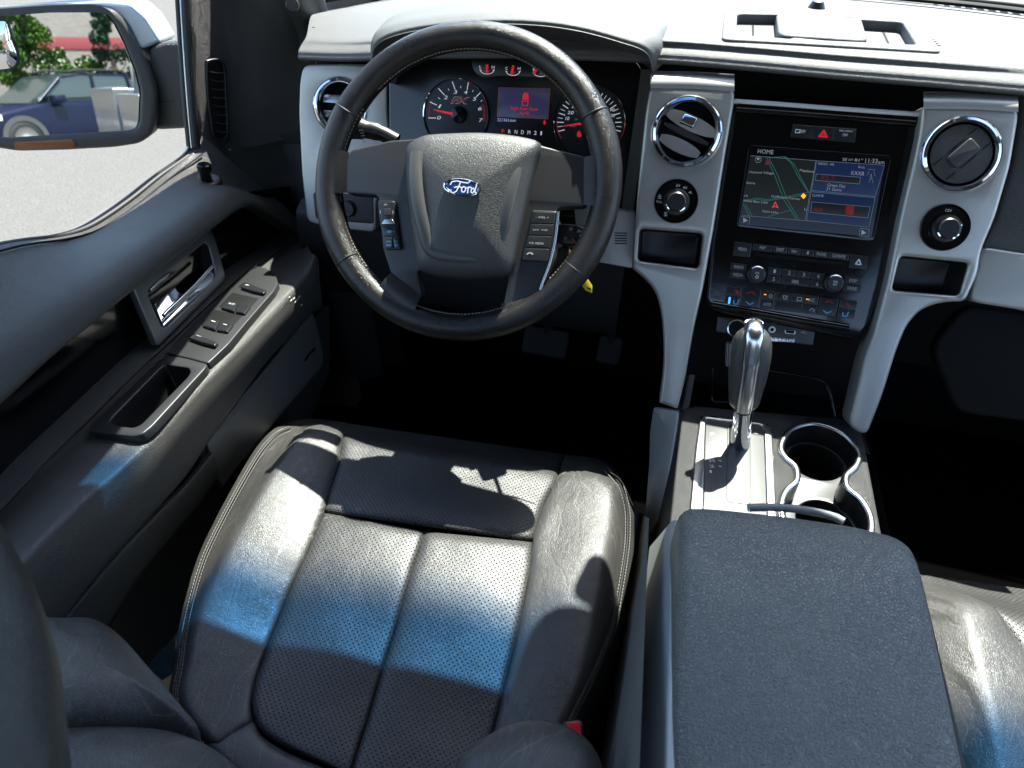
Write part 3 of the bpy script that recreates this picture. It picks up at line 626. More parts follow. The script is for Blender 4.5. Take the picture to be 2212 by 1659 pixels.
# three small gauges
for (x, y), (l, r_), nd in (((793, 300), 'LH', ((793, 250), (793, 332))), ((1020, 312), 'CH', ((1024, 258), (1006, 342))), ((1262, 322), 'EF', ((1250, 265), (1198, 335)))):
    g = strokes('small_gauge', [ZD([(x + 60 * math.cos(R(t)), y - 5 + 38 * math.sin(R(t))) for t in range(8, 175, 16)])] + [ZD([(x + s * 50, y + 2), (x + s * 66, y - 5)]) for s in (-1, 1)], CL, .0009, M_whitel, clu, .0028)
    text('numeral', l, CL, ZD([(x - 68, y - 18)])[0], ZD([(x - 48, y - 17)])[0], 6, M_whitel, g, .0028); text('numeral', r_, CL, ZD([(x + 40, y - 16)])[0], ZD([(x + 64, y - 15)])[0], 6, M_whitel, g, .0028)
    strokes('gauge_icon', [ZD([(x - 14, y + 8), (x + 2, y + 16), (x + 18, y + 4)]), ZD([(x - 6, y), (x + 8, y), (x + 8, y + 14)])], CL, .0008, M_dim, g, .0028)
    A = CL.px(*ZD([nd[0]])[0], .006); B = CL.px(*ZD([nd[1]])[0], .006); tube('needle', [A, B], [.0021, .0017], M_red, g, seg=6, flat=.5, nrm=CL.n)
M_scr = mat('cluster_screen', (.02, .02, .05), .2, emit=((.14, .14, .36), .025))
ms = ppl('message_screen', ZD([(893, 450), (1348, 460), (1328, 728), (878, 708)]), CL, .0006, .002, M_scr, clu, bev=.0003)
strokes('screen_frame', [ZD([(893, 450), (1348, 460), (1328, 728), (878, 708), (893, 450)])], CL, .0005, M_redd, ms, .0024)
for P in ([(1104, 520), (1112, 498), (1142, 494), (1156, 510), (1158, 560), (1104, 560)],): ppl('car_icon', ZD(P), CL, .002, .0024, M_red, ms, r=.002, bev=.0001)
strokes('car_icon', [ZD([(1104, 560), (1100, 606), (1146, 612), (1154, 560)]), ZD([(1110, 570), (1148, 571)])], CL, .0012, M_red, ms, .0026)
text('message', 'Right Rear Door', CL, ZD([(1000, 645)])[0], ZD([(1240, 655)])[0], 7, M_red, ms, .0026)
text('message', 'AJAR', CL, ZD([(1075, 687)])[0], ZD([(1162, 690)])[0], 6.2, M_red, ms, .0026)
text('message', 'OK', CL, ZD([(1262, 710)])[0], ZD([(1302, 711)])[0], 4.5, M_redd, ms, .0026)
M_odo = mat('odometer_print', (.5, .55, .7), .5, emit=((.5, .6, 1), .08))
text('odometer', '221363.6mi', CL, ZD([(882, 745)])[0], ZD([(1044, 752)])[0], 6.4, M_odo, clu, .001)
for i, s in enumerate('PRNDM21'):
    x = 920 + i * 56.5; text('gear_letter', s, CL, ZD([(x, 850 + i * 3)])[0], ZD([(x + (24 if s != '1' else 12), 851 + i * 3)])[0], 8.3, M_red if i == 0 else M_whitel, clu, .001, 0, .02 if i == 0 else 0)
strokes('belt_lamp', [ZD([(1296, 735), (1296, 775)]), ZD([(1284, 752), (1308, 758)]), ZD([(1288, 768), (1306, 760)])], CL, .0014, M_red, clu, .001)

# ================================================================== CENTRE STACK
stk = thing('centre_stack', (.42, .12, .66), 'glossy black centre stack with navigation screen and radio buttons', 'car stereo')
SP = ZB([(470, 462), (900, 495), (1335, 528), (1330, 640), (1290, 760), (1235, 1000), (1175, 1290), (1100, 1500), (1060, 1548), (1010, 1565), (700, 1500), (390, 1440), (340, 1400), (365, 1150), (420, 800), (455, 600)])
ppl('stack_panel', SP, SK, -.03, .0, M_gloss, stk, r=.01, bev=.006)
tube('chrome_strip', cat1([SK.px(*p, .004) for p in ZB([(472, 466), (700, 482), (1000, 505), (1333, 528)])], 12), .0034, mat('bright_silver_trim', (.7, .7, .7), .3, metal=.3), stk, seg=10)
tube('upper_roll', cat1([SK.px(*p, -.002) for p in ZB([(485, 492), (800, 515), (1320, 556)])], 12), .0085, M_gloss, stk, seg=20)
lo = [SK.px(*p, .001) for p in ZB([(372, 1400), (560, 1432), (800, 1475), (1000, 1508)])]
tube('lower_lip', cat1(lo, 20), .005, M_gloss, stk, seg=20)
# buttons: rows given by their corner pixels in the stack crop
def quad(TL, TR, BR, BL, u, v):
    T = Vector(TL).lerp(Vector(TR), u); B = Vector(BL).lerp(Vector(BR), u); return tuple(T.lerp(B, v))
def btn(q, u0, u1, v0, v1, label=None, mat_=M_btn, tm=M_dim, size=.42, hh=.003, icon=None, par=None, g=.004, tw=None):
    P = [quad(*q, u0 + g, v1 - .02), quad(*q, u1 - g, v1 - .02), quad(*q, u1 - g, v0 + .02), quad(*q, u0 + g, v0 + .02)]
    b = ppl('button', ZC(P), SK, 0, hh, mat_, par or stk, r=.0006, bev=.0007)
    if label:
        w_ = (u1 - u0); hgt = abs(quad(*q, u0, v1)[1] - quad(*q, u0, v0)[1]); L_ = math.dist(quad(*q, u0, .5), quad(*q, u1, .5))
        ch = hgt * size * .45; tw_ = min(.82 * L_, len(label) * ch * .78) if tw is None else tw * L_
        cu_ = (u0 + u1) / 2; f = tw_ / L_ * w_ / 2; vm = (v0 + v1) / 2 + size * .22 * (v1 - v0)
        a = quad(*q, cu_ - f, vm); c = quad(*q, cu_ + f, vm)
        text('legend', label, SK, ZC([a])[0], ZC([c])[0], ch * .3287 * 1.25, tm, b, hh + .0004)
    if icon: 
        for pts, m_, wd in icon:
            strokes('legend', [ZC([quad(*q, u0 + (u1 - u0) * a_, v0 + (v1 - v0) * b_) for a_, b_ in pts])], SK, wd, m_, b, hh + .0004)
    return b
q0 = ((590, 168), (1010, 198), (998, 288), (574, 250))
b = btn(q0, 0, .325, 0, 1, 'OFF', tm=M_white, size=.5, icon=[([(.18, .35), (.4, .35), (.4, .6), (.18, .6), (.18, .35)], M_white, .0009)])
b = btn(q0, .33, .66, 0, 1, None, icon=[([(.3, .75), (.5, .25), (.7, .75), (.3, .75)], M_red, .0014), ([(.42, .65), (.5, .42), (.58, .65), (.42, .65)], M_red, .0008)])
b = btn(q0, .665, 1, 0, 1, 'OFF', tm=M_white, size=.36, icon=[([(.48, .45), (.52, .55)], M_dim, .001)])
text('legend', 'PASS AIRBAG', SK, ZC([(893, 212)])[0], ZC([(985, 218)])[0], 4, M_white, b, .0035)
for u0, u1 in ((0, .325), (.33, .66), (.665, 1)): strokes('top_edge', [ZC([quad(*q0, u0 + .01, .0), quad(*q0, u1 - .01, .0)])], SK, .0012, M_satin, stk, .0031)
# navigation screen
M_glassblk = mat('screen_surround', (.004, .004, .006), .12)
scb = ppl('screen_bezel', ZC([(302, 300), (1242, 372), (1122, 936), (218, 838)]), SK, 0, .003, M_glassblk, stk, r=.006, bev=.001)
E_ = lambda c, s: mat('screen_%d_%d_%d' % tuple(int(x * 999) for x in c), tuple(x * .15 for x in c), .35, emit=(c, s * .17))
scr = ppl('screen', ZC([(312, 370), (1192, 432), (1108, 905), (232, 822)]), SK, .003, .0034, E_((.022, .035, .07), .3), scb, bev=.0001)
def sp_(name, P, m_, h=.0036): return ppl(name, ZC(P), SK, h - .0001, h, m_, scb, bev=.00002)
sp_('map_area', [(312, 372), (742, 404), (670, 798), (258, 764)], E_((.022, .028, .026), .3))
sp_('radio_area', [(746, 405), (1192, 434), (1132, 640), (712, 600)], E_((.014, .04, .15), .33))
sp_('climate_area', [(710, 608), (1130, 648), (1090, 840), (680, 798)], E_((.014, .035, .12), .33))
sp_('frequency_box', [(744, 492), (1034, 514), (1028, 558), (738, 534)], E_((.02, .02, .02), .3), .0039)
sp_('climate_box', [(716, 675), (1098, 708), (1082, 780), (706, 744)], E_((.02, .022, .026), .3), .0039)
sp_('fan_tile', [(940, 700), (994, 706), (988, 762), (934, 756)], M_redd, .0041)
M_sl = mat('screen_line', (.2, .25, .28), .5, emit=((.4, .5, .6), .015)); M_gr = mat('road_green', (.025, .17, .12), .5, emit=((.1, .6, .45), .012)); M_st = mat('screen_text', (.4, .4, .4), .5, emit=((.7, .7, .65), .02))
strokes('frame_line', [ZC(p) for p in [[(746, 405), (1192, 434), (1132, 640), (712, 600), (746, 405)], [(710, 608), (1130, 648), (1090, 840), (680, 798), (710, 608)], [(716, 675), (1098, 708), (1082, 780), (706, 744), (716, 675)], [(312, 372), (742, 404), (670, 798)], [(258, 764), (670, 798), (1090, 840)], [(744, 492), (1034, 514), (1028, 558), (738, 534), (744, 492)], [(248, 770), (308, 776), (300, 828)], [(1032, 848), (1092, 854), (1086, 904), (1026, 898), (1032, 848)]]], SK, .0005, M_sl, scb, .0042)
strokes('road', [ZC(p) for p in [[(415, 378), (470, 500), (530, 660), (570, 720), (612, 790)], [(430, 378), (490, 500), (548, 650), (628, 792)], [(430, 385), (530, 378), (580, 420), (620, 500), (690, 610)], [(540, 378), (600, 430), (640, 510), (698, 620)], [(262, 685), (300, 765)], [(278, 690), (320, 768)], [(264, 670), (360, 660), (420, 668), (560, 648), (690, 625)], [(270, 664), (360, 650), (420, 660), (560, 638), (690, 612)], [(430, 772), (500, 750), (580, 728)]]], SK, .0008, M_gr, scb, .0040)
for s, x0, y0, x1, y1, h_ in (('HOME', 358, 355, 460, 362, 9), ('SE', 915, 403, 945, 406, 6), ('81°', 994, 408, 1048, 412, 6.5), ('11:33', 1064, 418, 1144, 422, 9.5), ('am', 1148, 423, 1190, 426, 5), ('EXT', 955, 404, 984, 406, 4),
        ('RADIO - FM', 756, 430, 858, 438, 5), ('Rock', 1018, 452, 1062, 457, 5.5), ('KXXR', 972, 496, 1058, 504, 8.5), ('Green Day', 816, 572, 934, 582, 6.5), ('21 Guns', 808, 598, 908, 606, 6.5), ('CLIMATE', 716, 638, 790, 644, 5),
        ('chwood Village', 300, 485, 462, 494, 5), ('Maplewo', 634, 474, 728, 484, 5.5), ('laire', 285, 556, 340, 560, 5.5), ('ch', 268, 640, 292, 642, 5), ('White Bear Lake', 262, 674, 424, 686, 5), ('Hoffmans Corner', 448, 644, 640, 664, 5), ('Gem Lake', 388, 742, 492, 752, 5), ('Li', 664, 730, 682, 732, 6)):
    text('screen_text', s, SK, ZC([(x0, y0)])[0], ZC([(x1, y1)])[0], h_, M_st, scb, .0045)
text('screen_text', '93.7', SK, ZC([(772, 528)])[0], ZC([(862, 536)])[0], 9, M_redd, scb, .0045); text('screen_text', '60', SK, ZC([(724, 732)])[0], ZC([(782, 738)])[0], 7, M_redd, scb, .0045)
M_r2 = mat('map_arrow_red', (.5, .03, .05), .5, emit=((1, .1, .1), .1))
strokes('map_arrow', [ZC([(456, 712), (475, 676), (492, 714), (474, 704), (456, 712)])], SK, .0009, M_r2, scb, .0044)
strokes('radio_mast', [ZC([(1092, 548), (1104, 490), (1116, 550)]), ZC([(1097, 525), (1110, 526)]), ZC([(1085, 460), (1130, 465)]), ZC([(1090, 475), (1078, 500)]), ZC([(1122, 475), (1130, 505)])], SK, .0006, M_sl, scb, .0044)
for P in ([(264, 778), (264, 812), (294, 798)], [(1042, 858), (1040, 892), (1072, 880)]): sp_('arrow_icon', P, M_st, .0044)
lathe('compass', [(.0032, .0044), (.0040, .0044)], SK, SK.uv(*ZC([(362, 398)])[0], .0044), M_sl, scb, 24)
sp_('compass_needle', [(350, 385), (374, 388), (362, 404)], M_st, .0044)
sp_('route_shield', [(412, 400), (448, 402), (444, 432), (408, 430)], E_((.2, .06, .1), .3), .0044)
sp_('hazard_sign', [(642, 636), (660, 618), (678, 636), (660, 656)], M_amber, .0044)
# row of function buttons with the disc slot
q1 = ((204, 934), (1090, 1032), (1076, 1124), (192, 1030))
btn(q1, 0, .135, 0, 1, 'MENU')
xs_ = [.137, .29, .40, .50, .60, .70, .86]
for i, s in enumerate(('MAP', 'DEST', 'NAV', 'i', 'PHONE', 'CLIMATE')): btn(q1, xs_[i], xs_[i + 1], 0, .5, s, size=.75)
btn(q1, .862, 1, 0, 1, None, icon=[([(.35, .65), (.5, .3), (.65, .65), (.35, .65)], M_white, .0016)])
ppl('disc_slot', ZC([quad(*q1, .15, .60), quad(*q1, .85, .62), quad(*q1, .85, .86), quad(*q1, .15, .84)][::-1]), SK, 0, .0012, M_void, stk, r=.0005, bev=.0003)
q2 = ((182, 1072), (1050, 1176), (1036, 1278), (170, 1176))
btn(q2, 0, .13, 0, .5, 'RADIO', size=.7); btn(q2, 0, .13, .5, 1, 'MEDIA', size=.7); btn(q2, .86, 1, 0, .5, 'DISP', size=.7); btn(q2, .86, 1, .5, 1, 'SOUND', size=.7)
for i in range(4): btn(q2, .28 + i * .11, .39 + i * .11, 0, .5, str(i + 1), size=.8)
btn(q2, .28, .39, .5, 1, '5', size=.8); btn(q2, .39, .61, .5, 1, 'SEEK', size=.7); btn(q2, .61, .72, .5, 1, '6', size=.8)
for cxy, s1, s2 in (((354, 1150), 'VOL', None), ((866, 1208), 'TUNE', 'RPT')):
    c = SK.uv(*ZC([cxy])[0], .010); k = lathe('knob', [(.0001, .013), (.0085, .013), (.0095, .0122), (.0098, .007), (.0118, .0065), (.0125, .001)], SK, c, M_smooth, stk, 40)
    lathe('chrome_mark', [(.0095, .0125), (.0107, .0115), (.0118, .007)], SK, c, M_satin, k, 12, a0=55, a1=140)
    text('legend', s1, SK, ZC([(cxy[0] - 14, cxy[1] - 2)])[0], ZC([(cxy[0] + 16, cxy[1] + 1)])[0], 4.6, M_white, k, .0134)
    if s2: text('legend', s2, SK, ZC([(cxy[0] - 12, cxy[1] + 16)])[0], ZC([(cxy[0] + 12, cxy[1] + 19)])[0], 4, M_white, k, .0134)
    else: lathe('legend', [(.0013, .0134), (.002, .0134)], SK, SK.uv(*ZC([(cxy[0], cxy[1] + 18)])[0], .013), M_white, k, 20)
q3 = ((152, 1226), (1020, 1326), (994, 1446), (134, 1350))
up_ = ([(.3, .3), (.5, .15), (.7, .3)], M_redd, .001); dn_ = ([(.3, .72), (.5, .85), (.7, .72)], M_blue, .001)
btn(q3, 0, .12, 0, .5, None, icon=[([(.6, .3), (.75, .7)], M_redd, .0015), ([(.7, .3), (.85, .7)], M_redd, .0015)])
btn(q3, 0, .12, .5, 1, None, icon=[([(.33, .2), (.33, .8)], M_blued, .0025), ([(.6, .4), (.64, .8), (.85, .8), (.9, .3)], M_blue, .0012)])
btn(q3, .122, .27, 0, 1, None, icon=[up_, dn_]); btn(q3, .71, .86, 0, 1, None, icon=[up_, dn_])
for i, (lab, ic) in enumerate((('', [([(.2, .45), (.32, .45)], M_amber, .0013), ([(.6, .3), (.55, .6), (.65, .75), (.75, .6), (.7, .35)], M_dim, .0007)]), ('', [([(.15, .45), (.3, .45)], M_void, .001), ([(.5, .35), (.8, .35), (.72, .7), (.58, .7), (.5, .35)], M_dim, .0007)]), ('', [([(.15, .45), (.3, .45)], M_void, .001), ([(.5, .35), (.8, .35), (.8, .7), (.5, .7), (.5, .35)], M_dim, .0007)]), ('A/C', [([(.12, .45), (.28, .45)], M_amber, .0013)]))):
    btn(q3, .272 + i * .109, .381 + i * .109, 0, .5, lab or None, icon=ic, size=.65)
btn(q3, .272, .381, .5, 1, 'AUTO', size=.6); btn(q3, .381, .60, .5, 1); btn(q3, .60, .708, .5, 1, None, icon=[([(.5, .6), (.6, .35), (.8, .45), (.75, .7)], M_dim, .0007)])
btn(q3, .862, 1, 0, .5, None, icon=[([(.4, .3), (.55, .7)], M_redd, .0015)]); btn(q3, .862, 1, .5, 1, None, icon=[([(.3, .4), (.34, .8), (.55, .8), (.6, .3)], M_blue, .0012)])
# power sockets and the media port
SB = Fr(SK.w(0, 0, -.012), SK.n, SK.uy)
sy = thing('media_port_panel', tuple(SK.px(1650, 715, -.012)), 'small black panel with power socket, audio jack and usb port under the radio', 'socket panel')
ppl('panel', ZC([(95, 1425), (740, 1502), (722, 1622), (84, 1530)]), SB, -.01, .003, M_btn, sy, r=.003, bev=.001)
c = SB.uv(*ZC([(221, 1507)])[0], .004)
so_ = lathe('power_socket', [(.0105, -.015), (.0108, .004), (.0125, .005), (.0132, .004)], SB, c, M_satin, sy, 40); lathe('socket_floor', [(.0001, .0035), (.0106, .0035)], SB, c, M_void, so_, 30)
c = SB.uv(*ZC([(453, 1514)])[0], .004); j_ = lathe('audio_jack', [(.0022, .0035), (.0025, .006), (.0044, .006), (.0048, .003)], SB, c, M_white, sy, 24); lathe('jack_hole', [(.0001, .0038), (.0022, .0038)], SB, c, M_void, j_, 16)
up = ppl('usb_port', ZC([(538, 1514), (608, 1522), (604, 1548), (536, 1540)]), SB, .003, .0045, M_satin, sy, r=.001, bev=.0005); ppl('usb_slot', ZC([(544, 1519), (602, 1526), (599, 1543), (541, 1536)]), SB, .0045, .0048, M_void, up, bev=.0001)
ppl('badge', ZC([(440, 1560), (604, 1574), (598, 1602), (440, 1590)]), SB, .003, .0042, M_satin, sy, bev=.0003)
text('badge_print', 'SYNC', SB, ZC([(452, 1580)])[0], ZC([(590, 1590)])[0], 5, M_void, sy, .0046); text('badge_print', 'Microsoft', SB, ZC([(495, 1594)])[0], ZC([(590, 1603)])[0], 3.5, M_void, sy, .0046)
strokes('usb_mark', [ZC([(642, 1533), (676, 1538)]), ZC([(650, 1534), (656, 1526), (664, 1527)])], SB, .0006, M_dim, sy, .0034)

# ================================================================== STEERING WHEEL
W0 = Vector((-.018, 0, .72)); WF = Fr(W0, (0, -math.cos(R(34)), math.sin(R(34))))
col_ = thing('steering_column', tuple(WF.w(0, 0, -.1)), 'black steering column shroud behind the wheel', 'steering column')
tube('shroud', [WF.w(.01, -.01, -.05), WF.w(.012, -.02, -.12), WF.w(.015, -.03, -.24)], [.045, .05, .055], M_matte, col_, seg=24)
sw = thing('steering_wheel', tuple(W0), 'black leather steering wheel with blue oval badge and worn rim', 'steering wheel')
RR = .1765
NR = 180
rimP = []; rimr = []
for i in range(NR):
    a = 2 * math.pi * i / NR; rimP.append(WF.w(RR * math.cos(a), RR * math.sin(a), 0)); dg = math.degrees(a)
    g = .0168 + .0012 * math.exp(-((dg - 205) / 14) ** 2) + .0012 * math.exp(-((dg - 335) / 14) ** 2) + .0008 * math.exp(-((dg - 20) / 14) ** 2) + .0008 * math.exp(-((dg - 160) / 14) ** 2)
    rimr.append(g)
lathe('hub_shade_body', [(.0001, -.05), (.056, -.05), (.076, -.04), (.078, -.013), (.0001, -.013)], WF, (0, -.01), M_matte, sw, 40)  # hidden body, added to widen the wheel's shadow on the seat
rim = tube('rim', rimP, rimr, M_wheel, sw, seg=28, closed=True, nrm=WF.n)
for p in ((722, 222), (1268, 252), (748, 560), (1262, 596)):
    u, v_ = WF.uv(*p, .01); a = math.atan2(v_, u); c = WF.w(RR * math.cos(a), RR * math.sin(a), 0); er = WF.ux * math.cos(a) + WF.uy * math.sin(a)
    tube('leather_seam', [c + (er * math.cos(t) + WF.n * math.sin(t)) * .0174 for t in [2 * math.pi * k / 28 for k in range(28)]], .0009, M_rub, sw, seg=6, closed=True)
st = []
M_bthread = mat('worn_brown_thread', (.2, .17, .14), .8)
for a0, a1 in ((38, 142), (152, 196), (344, 388), (205, 335)):
    P = [WF.w((RR - .0166) * math.cos(R(a)), (RR - .0166) * math.sin(R(a)), .0035) for a in range(a0, a1 + 1, 2)]
    stitches('rim_stitching', P, M_bthread, sw, .0046, .0034, .0011, WF.n)
A = lambda *p: ZA(list(p))
sp1 = A((285, 690), (470, 645), (560, 640), (640, 625), (880, 615), (1130, 648), (1160, 668), (1370, 720), (1368, 950), (1238, 955), (1228, 1190), (1190, 1290), (1170, 1345), (985, 1412), (1015, 1270), (590, 1245), (612, 1370), (470, 1260), (432, 1140), (412, 900), (265, 890), (255, 760))
ppl('spokes', sp1, WF, -.014, .008, M_spoke, sw, r=.005, bev=.003, res=3)
# leather gussets where the spokes run into the rim
for p, q in (((270, 700), (262, 890)), ((1372, 725), (1372, 945)), ((470, 1262), (610, 1372)), ((985, 1412), (1168, 1345))):
    a, b = WF.uv(*A(p)[0], .005), WF.uv(*A(q)[0], .005); an = (math.atan2(a[1], a[0]) + math.atan2(b[1], b[0])) / 2
    if abs(math.atan2(a[1], a[0]) - math.atan2(b[1], b[0])) > math.pi: an += math.pi
    P = []
    for k in range(9):
        t = k / 8; pa = Vector(a).lerp(Vector(b), t); f = math.sin(math.pi * t); P.append((pa, f))
    rows = []
    for off, hh in ((-.004, .0075), (.004, .0105), (.012, .0125), (.020, .012)):
        rows.append([WF.w(*(pa + pa.normalized() * off), hh) for pa, f in P])
    loft('leather_gusset', rows, M_wheel, sw, nu=16, nv=12)
hubo = A((533, 700), (545, 660), (575, 638), (630, 615), (760, 606), (880, 604), (1010, 614), (1120, 634), (1158, 662), (1140, 740), (1115, 850), (1085, 980), (1055, 1120), (1030, 1230), (1000, 1268), (900, 1282), (800, 1284), (700, 1276), (620, 1255), (588, 1220), (568, 1100), (548, 950), (535, 820))
HP = [tuple(q)[:2] for q in cat1([Vector((*WF.uv(x, y, .022), 0)) for x, y in hubo], 90, True)]
hub = pillow('airbag_cover', HP, WF, [(1.0, .004), (1.0, .014), (.985, .020), (.95, .0245), (.85, .030), (.65, .036), (.4, .0405), (.2, .042)], M_hub, sw)
def hubh(u, v):
    r_ = math.hypot(u / .085, (v + .015) / .092); return .042 - .018 * min(1, r_) ** 2.2
ridge = A((592, 700), (590, 780), (600, 900), (625, 1050), (645, 1130), (690, 1165), (800, 1178), (900, 1178), (950, 1150), (985, 1040), (1015, 900), (1042, 780), (1062, 705))
rp = cat1([WF.w(*WF.uv(x, y, .032), 0) for x, y in ridge], 70); rp2 = []
for p in rp: u, v_, _ = WF.loc(p); rp2.append(WF.w(u, v_, hubh(u, v_) + .0012))
tube('raised_arch', rp2, .0085, mat('arch_grey_plastic', (.06, .06, .058), .4), hub, seg=12, flat=.5, nrm=WF.n)
EF = Fr(WF.w(*WF.uv(*A((801, 864))[0], .041), .0432), WF.n + WF.uy * .1, WF.uy)
ce = EF.uv(*A((801, 864))[0])
M_fb = mat('badge_blue', (.01, .035, .14), .2, coat=1)
em = lathe('oval_badge', [(.0001, .002), (.0215, .0019), (.0225, .0008)], EF, ce, M_fb, hub, 64, sy=.43)
lathe('badge_rim', [(.0212, .0018), (.0220, .0027), (.0232, .0024), (.0238, 0)], EF, ce, M_chrome, em, 64, sy=.43)
lathe('badge_rim', [(.0192, .0020), (.0196, .0023), (.0200, .0020)], EF, ce, M_chrome, em, 64, sy=.42)
# hand-lettered script of the badge
S = [[(745, 850), (752, 836), (775, 832), (800, 838), (826, 842), (836, 834)], [(792, 838), (784, 858), (772, 880), (758, 888), (746, 882), (748, 874)], [(764, 862), (782, 858), (796, 862)],
     [(806, 858), (796, 868), (798, 882), (808, 884), (816, 872), (812, 860), (806, 858)], [(816, 864), (826, 866)], [(828, 860), (824, 888)], [(826, 870), (834, 860), (842, 864)],
     [(852, 866), (842, 870), (840, 884), (848, 888), (856, 876), (852, 866)], [(868, 842), (860, 870), (858, 886), (866, 888)]]
strokes('badge_script', [ZA(s) for s in S], EF, .0013, mat('badge_silver', (.8, .82, .85), .3, metal=.3), em, .0026)
# switch pods
pod = ppl('switch_pod', A((408, 922), (488, 924), (500, 1000), (520, 1148), (444, 1150), (418, 1010)), WF, .006, .012, M_smooth, sw, r=.003, bev=.001)
def wb(P, lab=None, m_=M_btn, par=pod, tp=None, h0=.012, h1=.0145, tm=M_dim):
    b = ppl('button', ZA(P), WF, h0, h1, m_, par, r=.001, bev=.0007)
    if lab:
        for s, a, c, hp in lab: text('legend', s, WF, ZA([a])[0], ZA([c])[0], hp, tm, b, h1 + .0003)
wb([(416, 930), (482, 930), (492, 1030), (428, 1030)]); 
ppl('button', A((438, 960), (468, 960), (472, 990), (442, 990)), WF, .0145, .016, M_spoke, pod, r=.001, bev=.0005); strokes('legend', [A((440, 944), (447, 938), (454, 944)), A((420, 968), (425, 975), (421, 982)), A((478, 970), (482, 977), (480, 984))], WF, .0006, M_dim, pod, .0152)
ppl('button', A((440, 1010), (478, 1008), (492, 1030), (428, 1030)), WF, .0145, .0158, M_satin, pod, bev=.0004)
wb([(430, 1040), (496, 1040), (502, 1086), (436, 1086)], [('- SET +', (446, 1070), (488, 1070), 4)], tm=M_blue)
wb([(438, 1092), (476, 1092), (482, 1142), (446, 1142)], [('CNCL', (450, 1115), (472, 1115), 3.6), ('RSM', (452, 1132), (472, 1132), 3.6)], tm=M_blue); wb([(480, 1092), (504, 1092), (514, 1142), (486, 1142)], [('ON', (486, 1115), (500, 1115), 3.6), ('OFF', (488, 1132), (504, 1132), 3.6)], tm=M_blue)
pod2 = ppl('switch_pod', A((1120, 966), (1236, 972), (1222, 1100), (1198, 1208), (1070, 1200), (1090, 1100)), WF, .006, .012, M_smooth, sw, r=.003, bev=.001)
wb([(1124, 972), (1228, 978), (1220, 1030), (1114, 1026)], [('- VOL +', (1138, 1004), (1198, 1006), 4.5)], par=pod2); wb([(1114, 1030), (1220, 1034), (1212, 1084), (1104, 1080)], [('I<<  >>I', (1126, 1062), (1190, 1064), 4.5)], par=pod2)
wb([(1104, 1084), (1210, 1088), (1200, 1140), (1092, 1136)], [('MEDIA', (1136, 1124), (1174, 1126), 4.5), ('<S', (1106, 1122), (1128, 1123), 4.5)], par=pod2); wb([(1090, 1142), (1198, 1146), (1188, 1202), (1074, 1196)], None, par=pod2)
strokes('legend', [A((1098, 1170), (1104, 1164), (1118, 1164), (1124, 1170))], WF, .0014, M_dim, pod2, .0149)
tube('chrome_edge', cat1([WF.px(*p, .011) for p in A((1242, 975), (1228, 1100), (1203, 1210), (1170, 1300), (1160, 1335))], 24), .0018, M_satin, sw, seg=8)
# worn patch on the lower rim
c = WF.px(*A((965, 1500))[0], .016)
# stalk
stl = thing('indicator_stalk', tuple(WF.w(-.06, .05, -.06)), 'black indicator and wiper stalk left of the steering column', 'stalk')
P = [WF.px(*A((500, 650))[0], -.05), WF.px(*A((420, 610))[0], -.045), WF.px(*A((330, 592))[0], -.04), WF.px(*A((262, 592))[0], -.036)]
tube('lever', cat1(P, 16), [.010] * 6 + [.0115] * 4 + [.0135] * 6, M_smooth, stl, seg=20)
for t in range(5): strokes('legend', [A((326 + t * 4, 600 + t * 13), (344 + t * 3, 598 + t * 13))], Fr(WF.px(*A((335, 615))[0], -.022), WF.n, WF.uy), .0008, M_white, stl, .0)
# ignition lock, key and tag
ign = thing('ignition_lock', tuple(WF.w(.13, -.03, -.08)), 'black ignition lock barrel on the right of the steering column', 'ignition lock')
kc = WF.px(*A((1225, 1085))[0], -.06); KF = Fr(kc, (.55, -.75, .35))
lathe('lock_barrel', [(.0001, .004), (.012, .004), (.017, .002), (.019, -.01), (.021, -.06)], KF, (0, 0), M_smooth, ign, 36)
tube('lock_housing', [KF.w(0, 0, -.03), WF.w(.03, -.03, -.14)], .03, M_smooth, ign, seg=20)
key = thing('car_key', tuple(kc), 'black car key fob in the ignition with four buttons and steel ring', 'car key')
FB = Fr(WF.px(*A((1300, 1085))[0], -.022), (0, -.85, .5), (.1, .3, 1))
tube('key_blade', [kc, FB.o], .003, M_satin, key, seg=8, flat=.4)
ppl('fob', A((1232, 1040), (1255, 1026), (1340, 1034), (1375, 1060), (1368, 1120), (1345, 1138), (1265, 1130), (1226, 1110)), FB, -.006, .006, M_smooth, key, r=.008, bev=.004)
for x, y, m_ in ((1300, 1052, M_dim), (1338, 1060, M_dim), (1276, 1096, M_dim), (1312, 1104, M_redd)):
    b = ppl('button', A((x - 14, y - 12), (x + 14, y - 10), (x + 12, y + 14), (x - 16, y + 12)), FB, .006, .0075, M_btn, key, r=.002, bev=.0005); strokes('legend', [A((x - 5, y - 4), (x + 5, y - 3), (x + 4, y + 6), (x - 6, y + 5), (x - 5, y - 4))], FB, .0008, m_, b, .0078)
rc = FB.px(*A((1334, 1145))[0], .004)
tube('key_ring', [rc + FB.ux * .011 * math.cos(t) + FB.uy * .019 * math.sin(t) + FB.n * .004 * math.sin(t * 2) for t in [2 * math.pi * k / 40 for k in range(40)]], .0011, M_chrome, key, seg=8, closed=True)
M_yel = mat('yellow_tag_plastic', (.75, .52, .02), .45)
tg = thing('key_tag', tuple(rc), 'yellow paper tag hanging from the key ring behind the wheel rim', 'tag')
ppl('tag_sheet', A((1286, 1150), (1340, 1168), (1350, 1200), (1368, 1270), (1398, 1315), (1396, 1348), (1368, 1338), (1300, 1250)), Fr(FB.o - FB.n * .012, FB.n, FB.uy), -.0006, .0006, M_yel, tg, bev=.0002)
